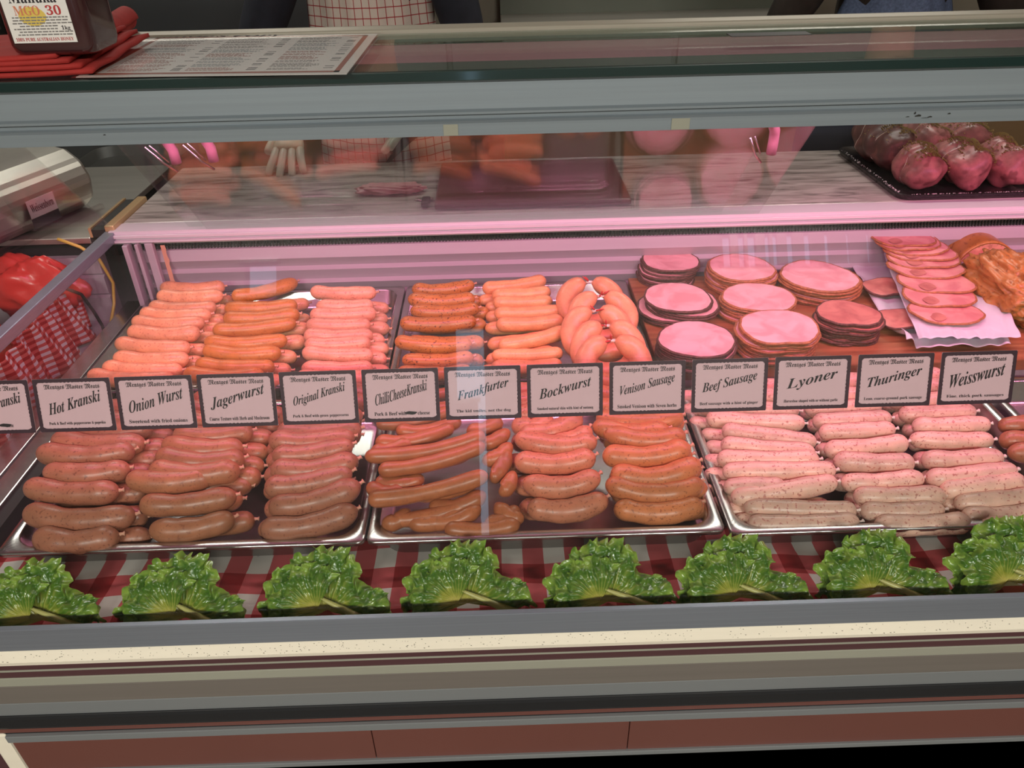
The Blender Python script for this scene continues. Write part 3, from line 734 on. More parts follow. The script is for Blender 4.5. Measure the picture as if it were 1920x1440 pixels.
COLS = [
 ('peach', 'peach pink sausage', 'in leftmost column of back left tray', HFr, .0165, .010, 1, [
  (296,541,425,539),(290,557,423,556),(275,577,410,578),(258,590,400,592),(243,605,388,607),(235,624,380,626),(212,645,362,655),(208,673,360,675),(188,690,347,697),(160,706,330,713)]),
 ('gold', 'golden brown sausage', 'in second column of back left tray', HFr, .0165, .010, 1, [
  (428,560,560,530),(416,580,562,573),(413,600,567,590),(393,622,560,607),(378,644,543,640),(376,660,532,664),(362,684,520,690),(340,703,500,706)]),
 ('pink', 'smooth pink sausage', 'in right column of back left tray', HFr, .0165, .006, 1, [
  (578,548,710,550),(588,575,705,573),(576,592,711,588),(569,610,700,610),(565,630,705,630),(566,647,700,643),(562,662,705,668),(560,692,705,692),(548,710,700,712)]),
 ('pepper', 'dark orange peppered sausage', 'in left column of back centre tray', HFr, .0160, .012, 1, [
  (768,545,893,536),(760,563,895,562),(765,585,902,580),(745,608,898,604),(736,642,890,648),(749,678,893,672),(740,700,890,698)]),
 ('frank', 'pale orange frankfurt', 'in middle column of back centre tray', HFr, .0150, .006, 0, [
  (900,543,1027,526),(918,554,1037,548),(920,568,1041,565),(922,589,1060,583),(925,610,1062,602),(930,652,1070,620),(917,668,1060,663),(915,690,1060,686)]),
 ('rose', 'greyish pink sausage', 'in left column of front left tray', HFf, .0182, .012, 1, [
  (92,827,278,835),(62,852,258,848),(75,888,250,882),(40,915,230,925),(38,965,260,972),(57,1010,230,1010)]),
 ('tan', 'tan sausage', 'in middle column of front left tray', HFf, .0180, .012, 1, [
  (318,817,480,812),(298,835,462,843),(286,857,464,864),(273,884,456,884),(230,902,408,896),(255,950,450,932),(272,998,446,975)]),
 ('rose', 'thick dusky sausage', 'in right column of front left tray', HFf, .0182, .012, 1, [
  (512,812,685,806),(497,828,672,822),(503,858,668,836),(500,885,678,866),(488,918,667,887),(496,958,682,912),(480,998,677,960)]),
 ('thin', 'long thin rust brown frankfurt', 'in crossed heap of front centre tray', HFf, .0125, .012, 0, [
  (738,812,868,793),(698,835,855,805),(678,862,914,820),(720,877,892,848),(703,888,914,838),(685,915,765,920),(684,943,920,893),(728,982,905,938),(714,983,772,960),(790,985,905,955),(828,995,980,985),(925,948,985,975),(700,800,860,770),(730,775,880,758),(870,812,945,790),(880,835,958,812),(900,868,962,835),(700,905,800,900),(760,930,900,905),(800,955,915,930),(905,985,975,955),(760,985,870,962),(690,850,780,828),(720,745,870,735),(880,770,950,765),(917,905,955,845),(935,930,966,885)]),
 ('mid', 'rosy sausage', 'in middle column of front centre tray', HFf, .0175, .018, 1, [
  (958,800,1040,790),(966,822,1096,786),(1030,832,1112,808),(960,826,1126,832),(958,868,1123,860),(973,912,1131,898),(982,958,1146,940)]),
 ('rust', 'rusty orange sausage', 'in right column of front centre tray', HFf, .0175, .018, 1, [
  (1112,788,1288,786),(1106,802,1262,810),(1125,815,1292,822),(1123,858,1302,843),(1140,895,1320,875),(1131,915,1326,915),(1146,958,1324,950)]),
 ('weiss', 'pale speckled white sausage', 'in left column of front right tray', HFw, .0152, .002, 1, [
  (1318,785,1515,795),(1347,806,1538,831),(1345,833,1535,850),(1338,861,1542,862),(1348,885,1573,882),(1350,914,1480,912),(1365,936,1575,903),(1388,952,1612,958),(1394,985,1618,980)]),
 ('weiss', 'pale speckled white sausage', 'in middle column of front right tray', HFw, .0155, .003, 1, [
  (1518,792,1677,784),(1530,812,1684,805),(1540,846,1707,830),(1556,865,1721,869),(1572,907,1738,897),(1594,932,1780,930),(1607,960,1777,957),(1633,986,1826,980)]),
 ('weiss', 'pale speckled white sausage', 'in right column of front right tray', HFw, .0158, .003, 1, [
  (1680,778,1835,772),(1705,800,1862,796),(1700,825,1868,826),(1722,864,1887,858),(1730,900,1912,882),(1757,922,1926,900),(1784,946,1950,930),(1798,970,1960,962),(1828,990,1985,982)]),
 ('tan', 'dark brownish sausage', 'in far right corner of front right tray', HFw, .0160, .004, 1, [
  (1868,800,1960,790),(1885,850,1990,842),(1870,828,1980,818)])]
sd = 100; seen_ = set()
for ci, (mk, desc, where, hf, r, bw_, kn, rows) in enumerate(COLS):
    if hf is not HFr and mk != 'thin' and len(rows) > 3 and (ci, 0) not in seen_:
        seen_.add((ci, 0)); q = min(rows, key=lambda q: q[1] + q[3])
        for dv in (24, 47, 69):
            t = (q[1] + q[3] + 430 - 2 * dv) / (q[1] + q[3] + 430.)
            rows.append(tuple(round((c_ - (907, -215)[i_ % 2]) * t + (907, -215)[i_ % 2] + (random.Random(ci * 9 + dv + i_).uniform(-4, 4))) for i_, c_ in enumerate(q)))
    rows_s = sorted(rows, key=lambda q: q[1] + q[3])
    for k, (u1, v1, u2, v2) in enumerate(rows_s):
        sd += 1; rd = random.Random(sd)
        up_ = .016 if (mk == 'thin' and abs(u2 - u1) > 185) else 0
        hq = (lambda y: hf(y) + up_)
        p1, p2 = onh(u1, v1, hq), onh(u2, v2, hq)
        bow = Vector((0, -bw_ * rd.uniform(.7, 1.4), -bw_ * .25))
        nm = ORD[k]
        rr_ = r * rd.uniform(.95, 1.05)
        put_sausage(p1, p2, rr_, bow, S[mk], '%s %s, %s from the back' % (desc, where, nm), 'sausages ' + where, sd, (1,) if kn else ())
# partly buried second layer whose ends show beside and between
UNDER = [(0, .020, 'end poking out right of the leftmost column, back left tray', 'peach'), (1, .022, 'end poking out right of the golden column, back left tray', 'peach'), (2, .026, 'end poking out right of the pink column, back left tray', 'pink'),
         (3, .022, 'end poking out right of the peppered column', 'pepper'), (4, -.022, 'end poking out left of the pale frankfurt column', 'frank'), (5, .024, 'buried under the left column of the front left tray', 'rose'),
         (6, .026, 'buried under the middle column of the front left tray', 'tan'), (7, -.012, 'buried under the right column of the front left tray', 'rose'), (9, -.012, 'buried under the middle column of the front centre tray', 'mid'),
         (10, .010, 'buried under the right column of the front centre tray', 'rust'), (11, -.02, 'buried under the left column of the front right tray', 'weiss'), (12, .0, 'buried under the middle column of the front right tray', 'weiss'), (13, .0, 'buried under the right column of the front right tray', 'weiss')]
for ci, dx, where, mk in UNDER:
    _, desc, _, hf, r, bw_, kn, rows = COLS[ci]
    rows_s = sorted(rows, key=lambda q: q[1] + q[3])
    for k in range(len(rows_s) - 1):
        sd += 1; rd = random.Random(sd)
        q = rows_s[k]; q2 = rows_s[k + 1]
        p1 = (onh(q[0], q[1], hf) + onh(q2[0], q2[1], hf)) / 2; p2 = (onh(q[2], q[3], hf) + onh(q2[2], q2[3], hf)) / 2
        if (p2 - p1).length < .09: continue
        for p in (p1, p2): p.x += dx + rd.uniform(-.006, .006); p.z = max(p.z - r * 1.55, .690 + r * .2); p.y += .004
        put_sausage(p1, p2, r * .95, Vector((0, -bw_ * .5, 0)), S[mk], '%s %s' % ('pale sausage' if mk == 'weiss' else 'sausage', where), 'lower layer sausages ' + where, sd, (1,) if kn else ())
# horseshoe rings
def ring_sausage(pt, rx, rz, lean, label, seed):
    """closed horseshoe, its two tied ends meeting at the top point pt"""
    n = 44; path = []; rad = []; rt = .0205; mb = MB()
    for k in range(n + 1):
        s = k / n; a = math.radians(97 + (443 - 97) * s)
        x = rx * math.cos(a); h = rz * (math.sin(a) - 1)
        path.append(Vector((x, h * -math.sin(lean) * -1, h * math.cos(lean))))
        d = min(s, 1 - s) * 2 * math.pi * (rx + rz) / 2; c = .032
        rad.append(rt * (max(.16, (1 - (1 - min(d, c) / c) ** 2) ** .5)) * (1 + .03 * math.sin(seed + s * 30)))
    mb.tube(path, rad, 22)
    o = obj('ring_sausage', mb, S['ring'], None, True, loc=pt); tag(o, label, 'sausage', 'horseshoe sausages in the back centre tray')
    rd = random.Random(seed)
    kb = MB().tube([Vector((-.006, 0, .0)), Vector((0, -.004, .004)), Vector((.007, 0, .001))], [.004, .0028, .004], 8)
    obj('casing_knot', kb, M['fat'], o, True)
    tw = MB()
    for j in range(3):
        e = Vector((rd.uniform(-.02, .02), rd.uniform(-.012, 0), rd.uniform(.0, .018)))
        tw.tube([Vector((0, -.003, .003)), e * .5 + Vector((0, -.003, .004)), e + Vector((0, -.002, .004))], [.0014, .0022, .0006], 6)
    obj('red_clip', tw, M['redtwine'], o, True)
for k, (u, v, y) in enumerate(((1104, 530, 1.60), (1126, 556, 1.545), (1116, 584, 1.50), (1136, 612, 1.44), (1146, 640, 1.385))):
    p = onh(u, v, lambda yy: .792 - .015 * (1.6 - yy))
    ring_sausage(p, .052, .050, math.radians(58), 'tied horseshoe sausage in the back centre tray, %s from the back' % ORD[k], 40 + k)

# ------------------------------------------------------------------ ham stacks on a wooden board
bd = obj('wooden_board', MB().box(.300, 1.35, 1.24, 1.652, .690, .716), M['board'], None, bevel=.003)
tag(bd, 'brown wooden board under the ham slices at back right', 'board')
pk = obj('board_trestle', MB().box(.310, 1.34, 1.25, 1.64, .665, .690), M['offwhite'], None); tag(pk, 'low off-white riser under the wooden board', 'riser')
def slice_mb(rx, ry, th, seed, notch=0, wav=.0012):
    n = 64; top = []; rd = random.Random(seed); ph = [rd.uniform(0, 6) for _ in range(5)]
    def rr_(a):
        k = 1 + .03 * math.sin(2 * a + ph[0]) + .02 * math.sin(3 * a + ph[1]) + .008 * math.sin(9 * a + ph[2]) + .006 * math.sin(17 * a + ph[3])
        d = abs((a - math.radians(265) + math.pi) % (2 * math.pi) - math.pi)
        return k - notch * math.exp(-(d / .35) ** 2)
    rings = []
    for rf, z in ((1.0, 0), (1.0, th), (.97, th + .0002), (.75, th + .0003), (.4, th + .0003), (.05, th)):
        rings.append([(rx * rf * rr_(a) * math.cos(a), ry * rf * rr_(a) * math.sin(a), z + wav * math.sin(3 * a + ph[4]) * rf * rf) for a in [2 * math.pi * k / n for k in range(n)]])
    rim = []
    for rf, z in ((.99, -.0001), (1.012, .0004), (1.018, th * .5), (1.010, th - .0002), (.985, th + .0005), (.955, th + .0004)):
        rim.append([(rx * rf * rr_(a) * (1 + .004 * math.sin(a * 31)) * math.cos(a), ry * rf * rr_(a) * (1 + .004 * math.sin(a * 37)) * math.sin(a), z + wav * math.sin(3 * a + ph[4])) for a in [2 * math.pi * k / n for k in range(n)]])
    return MB().loops(rings, True, True), MB().loops(rim, False)
# (centre u, v of the top slice, half-width px, number, ry/rx, rind, meat, notch, description)
STK = [(1257, 487, 52, 10, 1.0, 'rind', 'ham', 0, 'stack of peppered ham at back left of board', [(0, 0, 0), (.004, -.006, .03)]),
       (1390, 500, 61, 10, 1.0, 'rind2', 'ham', 0, 'stack of ham at back middle of board', []),
       (1536, 516, 69, 9, 1.0, 'rind2', 'ham', 0, 'broad ham stack left of the white paper', []),
       (1271, 556, 61, 9, 1.05, 'rind', 'ham', 0, 'peppered ham stack in the middle left', []),
       (1423, 556, 66, 9, .95, 'rind2', 'ham', 0, 'ham stack amid the middle row', []),
       (1306, 634, 71, 8, 1.0, 'rind', 'ham', 0, 'peppered ham stack at front left', []),
       (1462, 612, 74, 11, .95, 'rind2', 'ham', .16, 'notched ham stack at front middle', []),
       (1591, 586, 57, 11, .95, 'rind', 'hamdark', .14, 'dark smoked ham stack at front right', [])]
for si, (u, v, hw, num, asp, rk_, mk, notch, desc, _) in enumerate(STK):
    th = .0040; zt = .716 + num * (th + .0006)
    c = onz(u, v, zt); zd = (ROT.transposed() @ (c - CAM)).z * -1; rx = hw / F * zd
    me1 = me2 = None
    for j in range(num):
        rd = random.Random(si * 50 + j); z = zt - (j + 1) * (th + .0006)
        loc = Vector((c.x + rd.uniform(-.006, .006) * (j > 0), c.y + rd.uniform(-.005, .006) * (j > 0), z))
        if si == 3 and j > 1: loc.x += .009; loc.y += -.002
        if si == 3 and j > 4: loc.x -= .022; loc.y += .0
        if si == 0 and j > 3: loc.x -= .008
        if me1 is None:
            m1, m2 = slice_mb(rx, rx * asp, th, si + 9, notch)
            o = obj('ham_slice', m1, M[mk], None, True, loc=loc); r2 = obj('rind', m2, M[rk_], o, True); me1, me2 = o.data, r2.data
        else:
            o = bpy.data.objects.new('ham_slice', me1); COL.objects.link(o); o.location = loc
            r2 = bpy.data.objects.new('rind', me2); COL.objects.link(r2); r2.parent = o
            o.rotation_euler = (0, 0, rd.uniform(-.15, .15)); sc = rd.uniform(.96, 1.02); o.scale = (sc, sc, 1)
        w = 'top slice, ' if j == 0 else '%s slice from the top, ' % ORD[j]
        tag(o, w + desc, 'ham slice', desc)
# white paper with the fan of leg ham
def paper(corners, z0, seed, label, amp=.006, lift=None):
    P = [onz(u, v, z0) for u, v in corners]
    def f(s, t):
        p = (P[0] * (1 - s) + P[1] * s) * (1 - t) + (P[3] * (1 - s) + P[2] * s) * t
        n = noise.noise(Vector((s * 3.2, t * 2.6, seed))) + .5 * noise.noise(Vector((s * 8, t * 7, seed)))
        e = max(0, 1 - min(s, 1 - s) * 6) + max(0, 1 - min(t, 1 - t) * 6)
        return (p.x + n * amp * e, p.y + n * amp * e, z0 + abs(n) * amp * (.4 + e * 1.2) + (lift(s, t) if lift else 0))
    o = obj('butcher_paper', MB().grid(f, 60, 60), M['wax'], None, True, solid=.0004); tag(o, label, 'paper', 'butcher paper under the ham')
paper([(1580, 470), (1800, 452), (1895, 652), (1690, 655)], .722, 1, 'lower crumpled sheet of white paper beside the dark smoked ham', .012)
for k, (u, v) in enumerate(((1690, 600), (1660, 540))):
    c = onz(u, v, .736); m1, m2 = slice_mb(.05, .045, .004, 70 + k, .1, .003)
    o = obj('ham_slice', m1, M['hamdark'], None, True, loc=c); obj('rind', m2, M['rind'], o, True)
    tag(o, ['dark smoked ham slice peeping from between the two papers at the front', 'dark smoked ham slice peeping from between the two papers at the left'][k], 'ham slice')
paper([(1645, 458), (1838, 470), (1912, 636), (1722, 636)], .748, 4, 'upper sheet of white paper carrying the fanned ham', .008, lambda s, t: .004 * (1 - t))
FAN = [(1800, 612, 68), (1786, 580, 67), (1781, 554, 70), (1762, 526, 70), (1755, 507, 67), (1748, 493, 66), (1735, 482, 63), (1722, 473, 60), (1713, 465, 58)]
fan_z = .756
for k, (u, v, hw) in enumerate(FAN):
    c = onz(u, v, fan_z + .0046 * k); zd = (ROT.transposed() @ (c - CAM)).z * -1
    rx = hw / F * zd; ry = rx * .80
    m1, m2 = slice_mb(rx, ry, .0034, 90 + k % 3, .13, .002)
    o = obj('ham_slice', m1, M['hamfan'], None, True, loc=c + Vector((0, ry, 0))); obj('rind', m2, M['rind2'], o, True)
    eye = MB().loops([[(-.35 * rx + .22 * rx * math.cos(a), -.45 * ry + .3 * ry * math.sin(a) * (1 + .2 * math.sin(2 * a)), .0042) for a in [2 * math.pi * q / 24 for q in range(24)]]])
    obj('marbled_eye', eye, M['hamdark'], o)
    o.rotation_euler = (0, 0, math.radians(-6))
    tag(o, 'leg ham slice fanned on the white paper, %s from the front' % ORD[k], 'ham slice', 'fanned leg ham on the white paper')

# meat loaf and crusty roast at the right edge
def blob(name, c, sx, sy, sz, mat, label, cat, seed, amp=.25, fr=2.2, flat=.75, parent=None, res=(56, 34), am2=.08):
    def f(u, v):
        th = 2 * math.pi * u; ph = math.pi * v
        d = Vector((math.cos(th) * math.sin(ph), math.sin(th) * math.sin(ph), math.cos(ph)))
        d2 = Vector((abs(d.x) ** .8 * math.copysign(1, d.x), abs(d.y) ** .8 * math.copysign(1, d.y), abs(d.z) ** .9 * math.copysign(1, d.z)))
        k = 1 + amp * noise.noise(d * fr + Vector((seed, 0, 0))) + am2 * noise.noise(d * fr * 4 + Vector((seed, 3, 0)))
        return (d2.x * sx * k, d2.y * sy * k, max(d2.z * sz * k, -sz * flat))
    o = obj(name, MB().grid(f, *res), mat, parent, True, loc=c)
    if label: tag(o, label, cat)
    return o
p = onz(1905, 520, .775)
blob('crusty_roast', (p.x, p.y - .02, .716 + .045), .085, .13, .058, M['crust'], 'golden crusty roast at the right edge beside the white paper', 'roast', 3, .2, 2.5, .78, None, (80, 60), .16)
ml = empty('meat_loaf', onz(1850, 455, .79), 'half meat loaf with brown crust and pink cut face behind the roast', 'meat loaf')
ml.location.z = .716
def dome(u, v):
    a = math.pi * u; return (.068 * math.cos(a), .075 * v - .02, .082 * math.sin(a) ** .8 + .0)
obj('crust', MB().grid(dome, 30, 6), M['crust'], ml, True, solid=.004)
obj('cut_face', MB().loops([[(.066 * math.cos(a), -.019, .080 * math.sin(a) ** .8) for a in [math.pi * q / 24 for q in range(25)]]]), M['pate'], ml)

# ------------------------------------------------------------------ front gingham cloth and lettuce
def gc(u, v):
    x = XL + .09 + (1.6 - XL) * u; y = .672 + .190 * v
    z = (.668 if v < .7 else .6665) + .003 * math.sin(x * 21) * (1 - v) + .007 * max(0, 1 - abs(v - .25) * 4) + .0025 * math.sin(x * 47 + v * 4) + .006 * (1 - v)
    return (x, y, z)
g_ = obj('gingham_cloth', MB().grid(gc, 260, 24), M['gingham'], None, True, solid=.001)
tag(g_, 'red and white gingham cloth lying under the lettuce leaves at the front', 'cloth')
def leaf_mb(R, ruffle, seed, a0=-12, a1=200, inner=.0):
    nu, nv = 200, 44; rd = random.Random(seed); ph = rd.uniform(0, 9)
    def f(u, v):
        a = math.radians(a0 + (a1 - a0) * u)
        base = 1 - .30 * math.exp(-((a - .75) / .28) ** 2) + .10 * noise.noise(Vector((u * 7, 0, seed)))
        fr = (.05 * abs(math.sin(u * 34 + ph)) + .035 * abs(math.sin(u * 85 + ph)) + .03 * noise.noise(Vector((u * 60, 0, seed)))) * v ** 4
        r = R * (inner + (1 - inner) * v) * base * (1 + fr)
        x = r * math.cos(a) * 1.04; y = r * math.sin(a) * (1.0 if a > 0 else .5)
        q = Vector((x, y, 0))
        z = v ** 2.2 * ruffle * (1.5 * noise.noise(q * 48 + Vector((seed, 0, 0))) + .9 * noise.noise(q * 110 + Vector((0, seed, 0))) + .4 * noise.noise(q * 240))
        z += .0022 * v * (1 - v) * 4 * noise.noise(Vector((u * 30, v * 2.5, seed))) + .016 * math.sin(v * math.pi * .75)
        x += v ** 3 * ruffle * .7 * noise.noise(q * 80 + Vector((5, 0, seed))); y += v ** 3 * ruffle * .7 * noise.noise(q * 80 + Vector((0, 7, seed)))
        return (x, y, z)
    return MB().grid(f, nu, nv)
LT = [(60, 1115, .95), (330, 1110, 1.0), (597, 1098, 1.0), (858, 1083, .98), (1122, 1080, .98), (1370, 1072, .98), (1628, 1062, .98), (1875, 1045, 1.05)]
LD = ['leftmost lettuce leaf, cut off by the left edge', 'second lettuce leaf from the left, below the dusky brown sausages', 'third lettuce leaf from the left, in front of the front left tray', 'lettuce leaf below the Frankfurter card', 'lettuce leaf below the Bockwurst card', 'lettuce leaf below the gap between front centre and right trays', 'lettuce leaf below the pale white sausages', 'rightmost lettuce leaf, cut off by the right edge']
l1 = leaf_mb(.080, .013, 3); l2 = leaf_mb(.058, .011, 8, 60, 200); proto = None
for k, (u, v, s) in enumerate(LT):
    c = onz(u + 18, v + 48, .682); c.y = max(c.y, .700)
    if proto is None:
        o = obj('lettuce_leaf', l1, M['lettuce'], None, True, loc=c)
        i_ = obj('inner_ruffle', l2, M['lettuce'], o, True, loc=(-.012, .002, .010))
        rb_ = obj('midrib', MB().tube([(.068, -.012, .012), (.045, -.003, .016), (.022, .007, .018), (.002, .015, .0185), (-.012, .022, .018)], [.006, .0052, .004, .0028, .0012], 10), M['rib'], o, True)
        proto = (o, i_, rb_)
    else:
        o = proto[0].copy(); COL.objects.link(o); o.location = c
        for q in proto[1:]:
            z_ = q.copy(); COL.objects.link(z_); z_.parent = o
    o.rotation_euler = (math.radians(46), 0, math.radians(random.uniform(-5, 5) - 3)); o.scale = (s, s, s)
    tag(o, 'frilly green ' + LD[k], 'lettuce', 'lettuce leaves along the front')

# ------------------------------------------------------------------ on the marble
cbd = obj('cutting_board', MB().box(-.15, .31, 1.725, 2.05, 0, .015), M['cutboard'], None, bevel=.006, loc=(0, 0, .867))
tag(cbd, 'dark red brown cutting board on the marble counter', 'cutting board')
blob('raw_meat', Vector((-.265, 1.86, .877)), .080, .026, .012, M['ham'], 'pale raw meat strip lying left of the cutting board', 'meat', 8, .3, 3, .8)
kn = empty('knife', (-.17, 1.80, .869), 'dark knife lying beside the cutting board', 'knife')
obj('blade', MB().box(-.03, .012, -.008, .008, 0, .002), M['steel'], kn, bevel=.0005)
obj('handle', MB().box(-.012, .008, -.06, -.012, 0, .012), M['darkstuff'], kn, bevel=.003)
# platter with the rolled roasts
a_, b_, c_, d_ = onz(1588, 282, .870), onz(1690, 372, .870), onz(1918, 362, .870), None
px0, px1, py0, py1 = .930, 1.262, 1.705, 2.085
pl = MB().loops([rrect(px0, px1, py0, py1, .03, .8675), rrect(px0 - .008, px1 + .008, py0 - .008, py1 + .008, .035, .880), rrect(px0 - .006, px1 + .006, py0 - .006, py1 + .006, .035, .882), rrect(px0 + .018, px1 - .018, py0 + .018, py1 - .018, .03, .874), rrect(px0 + .03, px1 - .03, py0 + .03, py1 - .03, .03, .8715)], True, True)
o = obj('platter', pl, M['platter'], None, False); tag(o, 'dark silver-rimmed oblong platter on the marble at right', 'platter')
rs = MB(); rd = random.Random(2)
for k in range(300):
    e = rd.random(); t = rd.uniform(.02, .98)
    if e < .5: x, y = px0 + (px1 - px0) * t, py0 + rd.uniform(-.002, .016)
    else: x, y = px0 + rd.uniform(-.002, .016), py0 + (py1 - py0) * t
    w = rd.uniform(.001, .003); a = rd.uniform(0, 3); z = .8805 - max(0, (min(x - px0, y - py0))) * .4
    dx, dy = w * math.cos(a), w * math.sin(a)
    n = len(rs.v); rs.v += [(x, y, z), (x + dx, y + dy, z + .0012), (x + dx - dy * .5, y + dy + dx * .5, z + .0014), (x - dy * .5, y + dx * .5, z + .0004)]; rs.f.append((n, n+1, n+2, n+3))
tag(obj('lace_pattern', rs, M['label'], o), kind='stuff')
def roll(p1, p2, r, mat, label, seed, strings=2, fatend=True):
    df = lambda v: Vector(v) + Vector(v).normalized() * .016 * noise.noise(Vector(v) * 24 + Vector((seed, 0, 0)))
    mid = (p1 + p2) / 2; n = 26; L = (p2 - p1).length
    pts = []; rad = []
    for k in range(n + 1):
        s = k / n; pts.append(p1.lerp(p2, s) - mid + Vector((0, 0, .006 * math.sin(math.pi * s))))
        d = min(s, 1 - s); kk = (1 - (1 - min(d, .28) / .28) ** 2) ** .5
        pinch = 1 - .10 * sum(math.exp(-((s - (j + 1) / (strings + 1)) / .035) ** 2) for j in range(strings))
        rad.append(r * max(.15, kk) * pinch)
    mb = MB().tube(pts, rad, 26)
    mb.v = [tuple(Vector(v) + Vector(v).normalized() * .016 * noise.noise(Vector(v) * 24 + Vector((seed, 0, 0)))) for v in mb.v]
    o = obj('rolled_roast', mb, mat, None, True, loc=mid); tag(o, label, 'roast', 'rolled roasts on the platter')
    e = (p2 - p1).normalized(); a = e.cross(Vector((0, 0, 1))).normalized(); b = a.cross(e)
    for j in range(strings):
        s = (j + 1) / (strings + 1); c = p1.lerp(p2, s) - mid + Vector((0, 0, .006 * math.sin(math.pi * s)))
        lp = [df(c + (a * math.cos(t) + b * math.sin(t)) * r * .925) + e * .006 * math.sin(t * 2 + seed) for t in [2 * math.pi * q / 24 for q in range(25)]]
        obj('twine', MB().tube(lp, .0011, 6), M['twine'], o, True)
    hb_ = MB(); rd = random.Random(seed)
    for k in range(900):
        s = rd.uniform(.12, .88); t = rd.gauss(math.pi / 2 + .25, .5); c = p1.lerp(p2, s) - mid + Vector((0, 0, .006 * math.sin(math.pi * s)))
        d = a * math.cos(t) + b * math.sin(t); q = df(c + d * r * .985) + d * .0020; w = rd.uniform(.0012, .0030); x1 = e * w * 1.6; x2 = d.cross(e) * w
        if noise.noise(Vector((s * 5, t * 2, seed))) < -.12: continue
        n_ = len(hb_.v); hb_.v += [tuple(q - x1), tuple(q + x2), tuple(q + x1), tuple(q + d * w)]; hb_.f += [(n_, n_+1, n_+3), (n_+1, n_+2, n_+3), (n_, n_+3, n_+2)]
    tag(obj('herb_rub', hb_, M['herbs'], o), kind='stuff')
    if fatend:
        obj('fat_seam', MB().tube([p1.lerp(p2, .30 + .5 * q / 6) - mid - a * r * .80 + Vector((0, 0, -.004 + .006 * math.sin(q * 2))) for q in range(7)], [.004, .007, .005, .008, .005, .007, .003], 8), M['fat'], o, True)
    return o
def rw(x1, y1, z1, x2, y2, z2, r, mat, label, seed, st): roll(Vector((x1, y1, z1)), Vector((x2, y2, z2)), r, mat, label, seed, st)
rw(.985, 2.09, .925, .995, 1.845, .920, .050, M['rawdark'], 'dark herb-crusted roast roll at the back left of the platter', 11, 2)
rw(1.00, 1.86, .916, 1.005, 1.725, .912, .045, M['rawroll'], 'small pink roast end at the front left of the platter', 15, 1)
rw(1.09, 2.09, .928, 1.095, 1.88, .922, .050, M['rawroll'], 'herb-crusted roast roll with fat at the back middle of the platter', 21, 2)
rw(1.105, 1.89, .918, 1.11, 1.725, .913, .048, M['rawroll'], 'purple pink roast roll at the front middle of the platter', 25, 1)
rw(1.19, 2.09, .930, 1.195, 1.88, .924, .050, M['rawroll'], 'greyish roast roll at the back right of the platter', 31, 2)
rw(1.205, 1.89, .918, 1.215, 1.73, .913, .048, M['rawroll'], 'pink tied roast roll at the right corner of the platter', 35, 1)
blob('raw_meat', onz(1925, 322, .885), .04, .02, .012, M['fat'], 'pale raw meat piece right of the platter', 'meat', 12, .3, 3, .8)

# ------------------------------------------------------------------ on the glass top
ZT = 1.3372
jc = onz(95, 118, ZT + .024)
# folded red cloth
def fold(off, w, d, z, seed, x0, mat=M['redcloth']):
    mb = MB()
    def f(u, v):
        x = x0 + w * u; y = .872 + off + d * v
        zz_ = z + .0025 * noise.noise(Vector((u * 5, v * 4, seed))) + .010 * max(0, (u - .72) / .28) ** 1.5 * (.3 + v)
        return (x, y, zz_)
    return mb.grid(f, 40, 16)
rc = empty('folded_cloth', (0, 0, 0), 'folded red cloth under the honey jar on the glass top', 'cloth')
for k in range(4):
    w = .595 - .012 * k; o = obj('cloth_layer', fold(.002 * k, w, .17 - .004 * k, ZT + .003 + .0050 * k, k, -1.02), M['redcloth'], rc, True, solid=.0044)
def rollc(u, v):
    y0_ = .93 + .15 * u; a = v * 2 * math.pi * 1.6; r = .006 + .009 * (1 - v * .6)
    return (-.455 - .03 * u + r * math.cos(a), y0_ + .05 * u, ZT + .020 + .004 * u + r * math.sin(a))
obj('rolled_edge', MB().grid(rollc, 20, 40), M['redcloth'], rc, True, solid=.002)
# honey jar
jar = empty('honey_jar', (-.462, .912, ZT + .0215), 'dark square honey jar with a white label on the red cloth', 'jar')
def jl(w, d, z, r=.014): return rrect(-w * .9, w * .9, -d * .9, d * .9, r * .9, z, 5)
obj('jar_body', MB().loops([jl(.044, .034, 0), jl(.048, .038, .003), jl(.050, .040, .010), jl(.050, .040, .115), jl(.046, .036, .128), jl(.034, .028, .136), jl(.032, .027, .142)], True, True), M['honey'], jar, True)
obj('jar_lid', MB().loops([jl(.036, .034, .140, .033), jl(.037, .035, .143, .034), jl(.037, .035, .158, .034), jl(.034, .032, .161, .031)], True, True), M['lid'], jar, True)
lb = obj('jar_label', MB().prism([(-.0372, .013), (-.0364, .013), (-.0364, .100), (-.0372, .100)], -.035, .030), M['label'], jar)
R90 = (math.pi / 2, 0, 0)
def jt(s, st_, w, h, m, x, z): text('lettering', s, st_, w, h, m, lb, x, -.0375, z, rot=R90)
jt('Manuka', SE, .048, .0115, M['ink'], -.003, .0560); jt('MGO', SE, .026, .0090, M['orangeink'], -.012, .0435); jt('30', SE, .015, .0090, M['redink'], .015, .0435)
jt('1kg', SE, .009, .0050, M['ink'], .0225, .0265); jt('100% PURE AUSTRALIAN HONEY', SE, .059, .0034, M['redink'], -.0025, .0165)
tl = MB(); rd = random.Random(4)
for k, z in enumerate((.0370, .0343, .0316, .0289, .0262, .0235, .0208)):
    x = -.031 + rd.uniform(0, .008)
    while x < (.014 if k in (3, 4) else .026):
        w = rd.uniform(.002, .006); tl.box(x, x + w, -.0374, -.0373, z - .0006, z + .0006); x += w + .0009
tag(obj('fine_print', tl, M['greyink'], lb), kind='stuff')
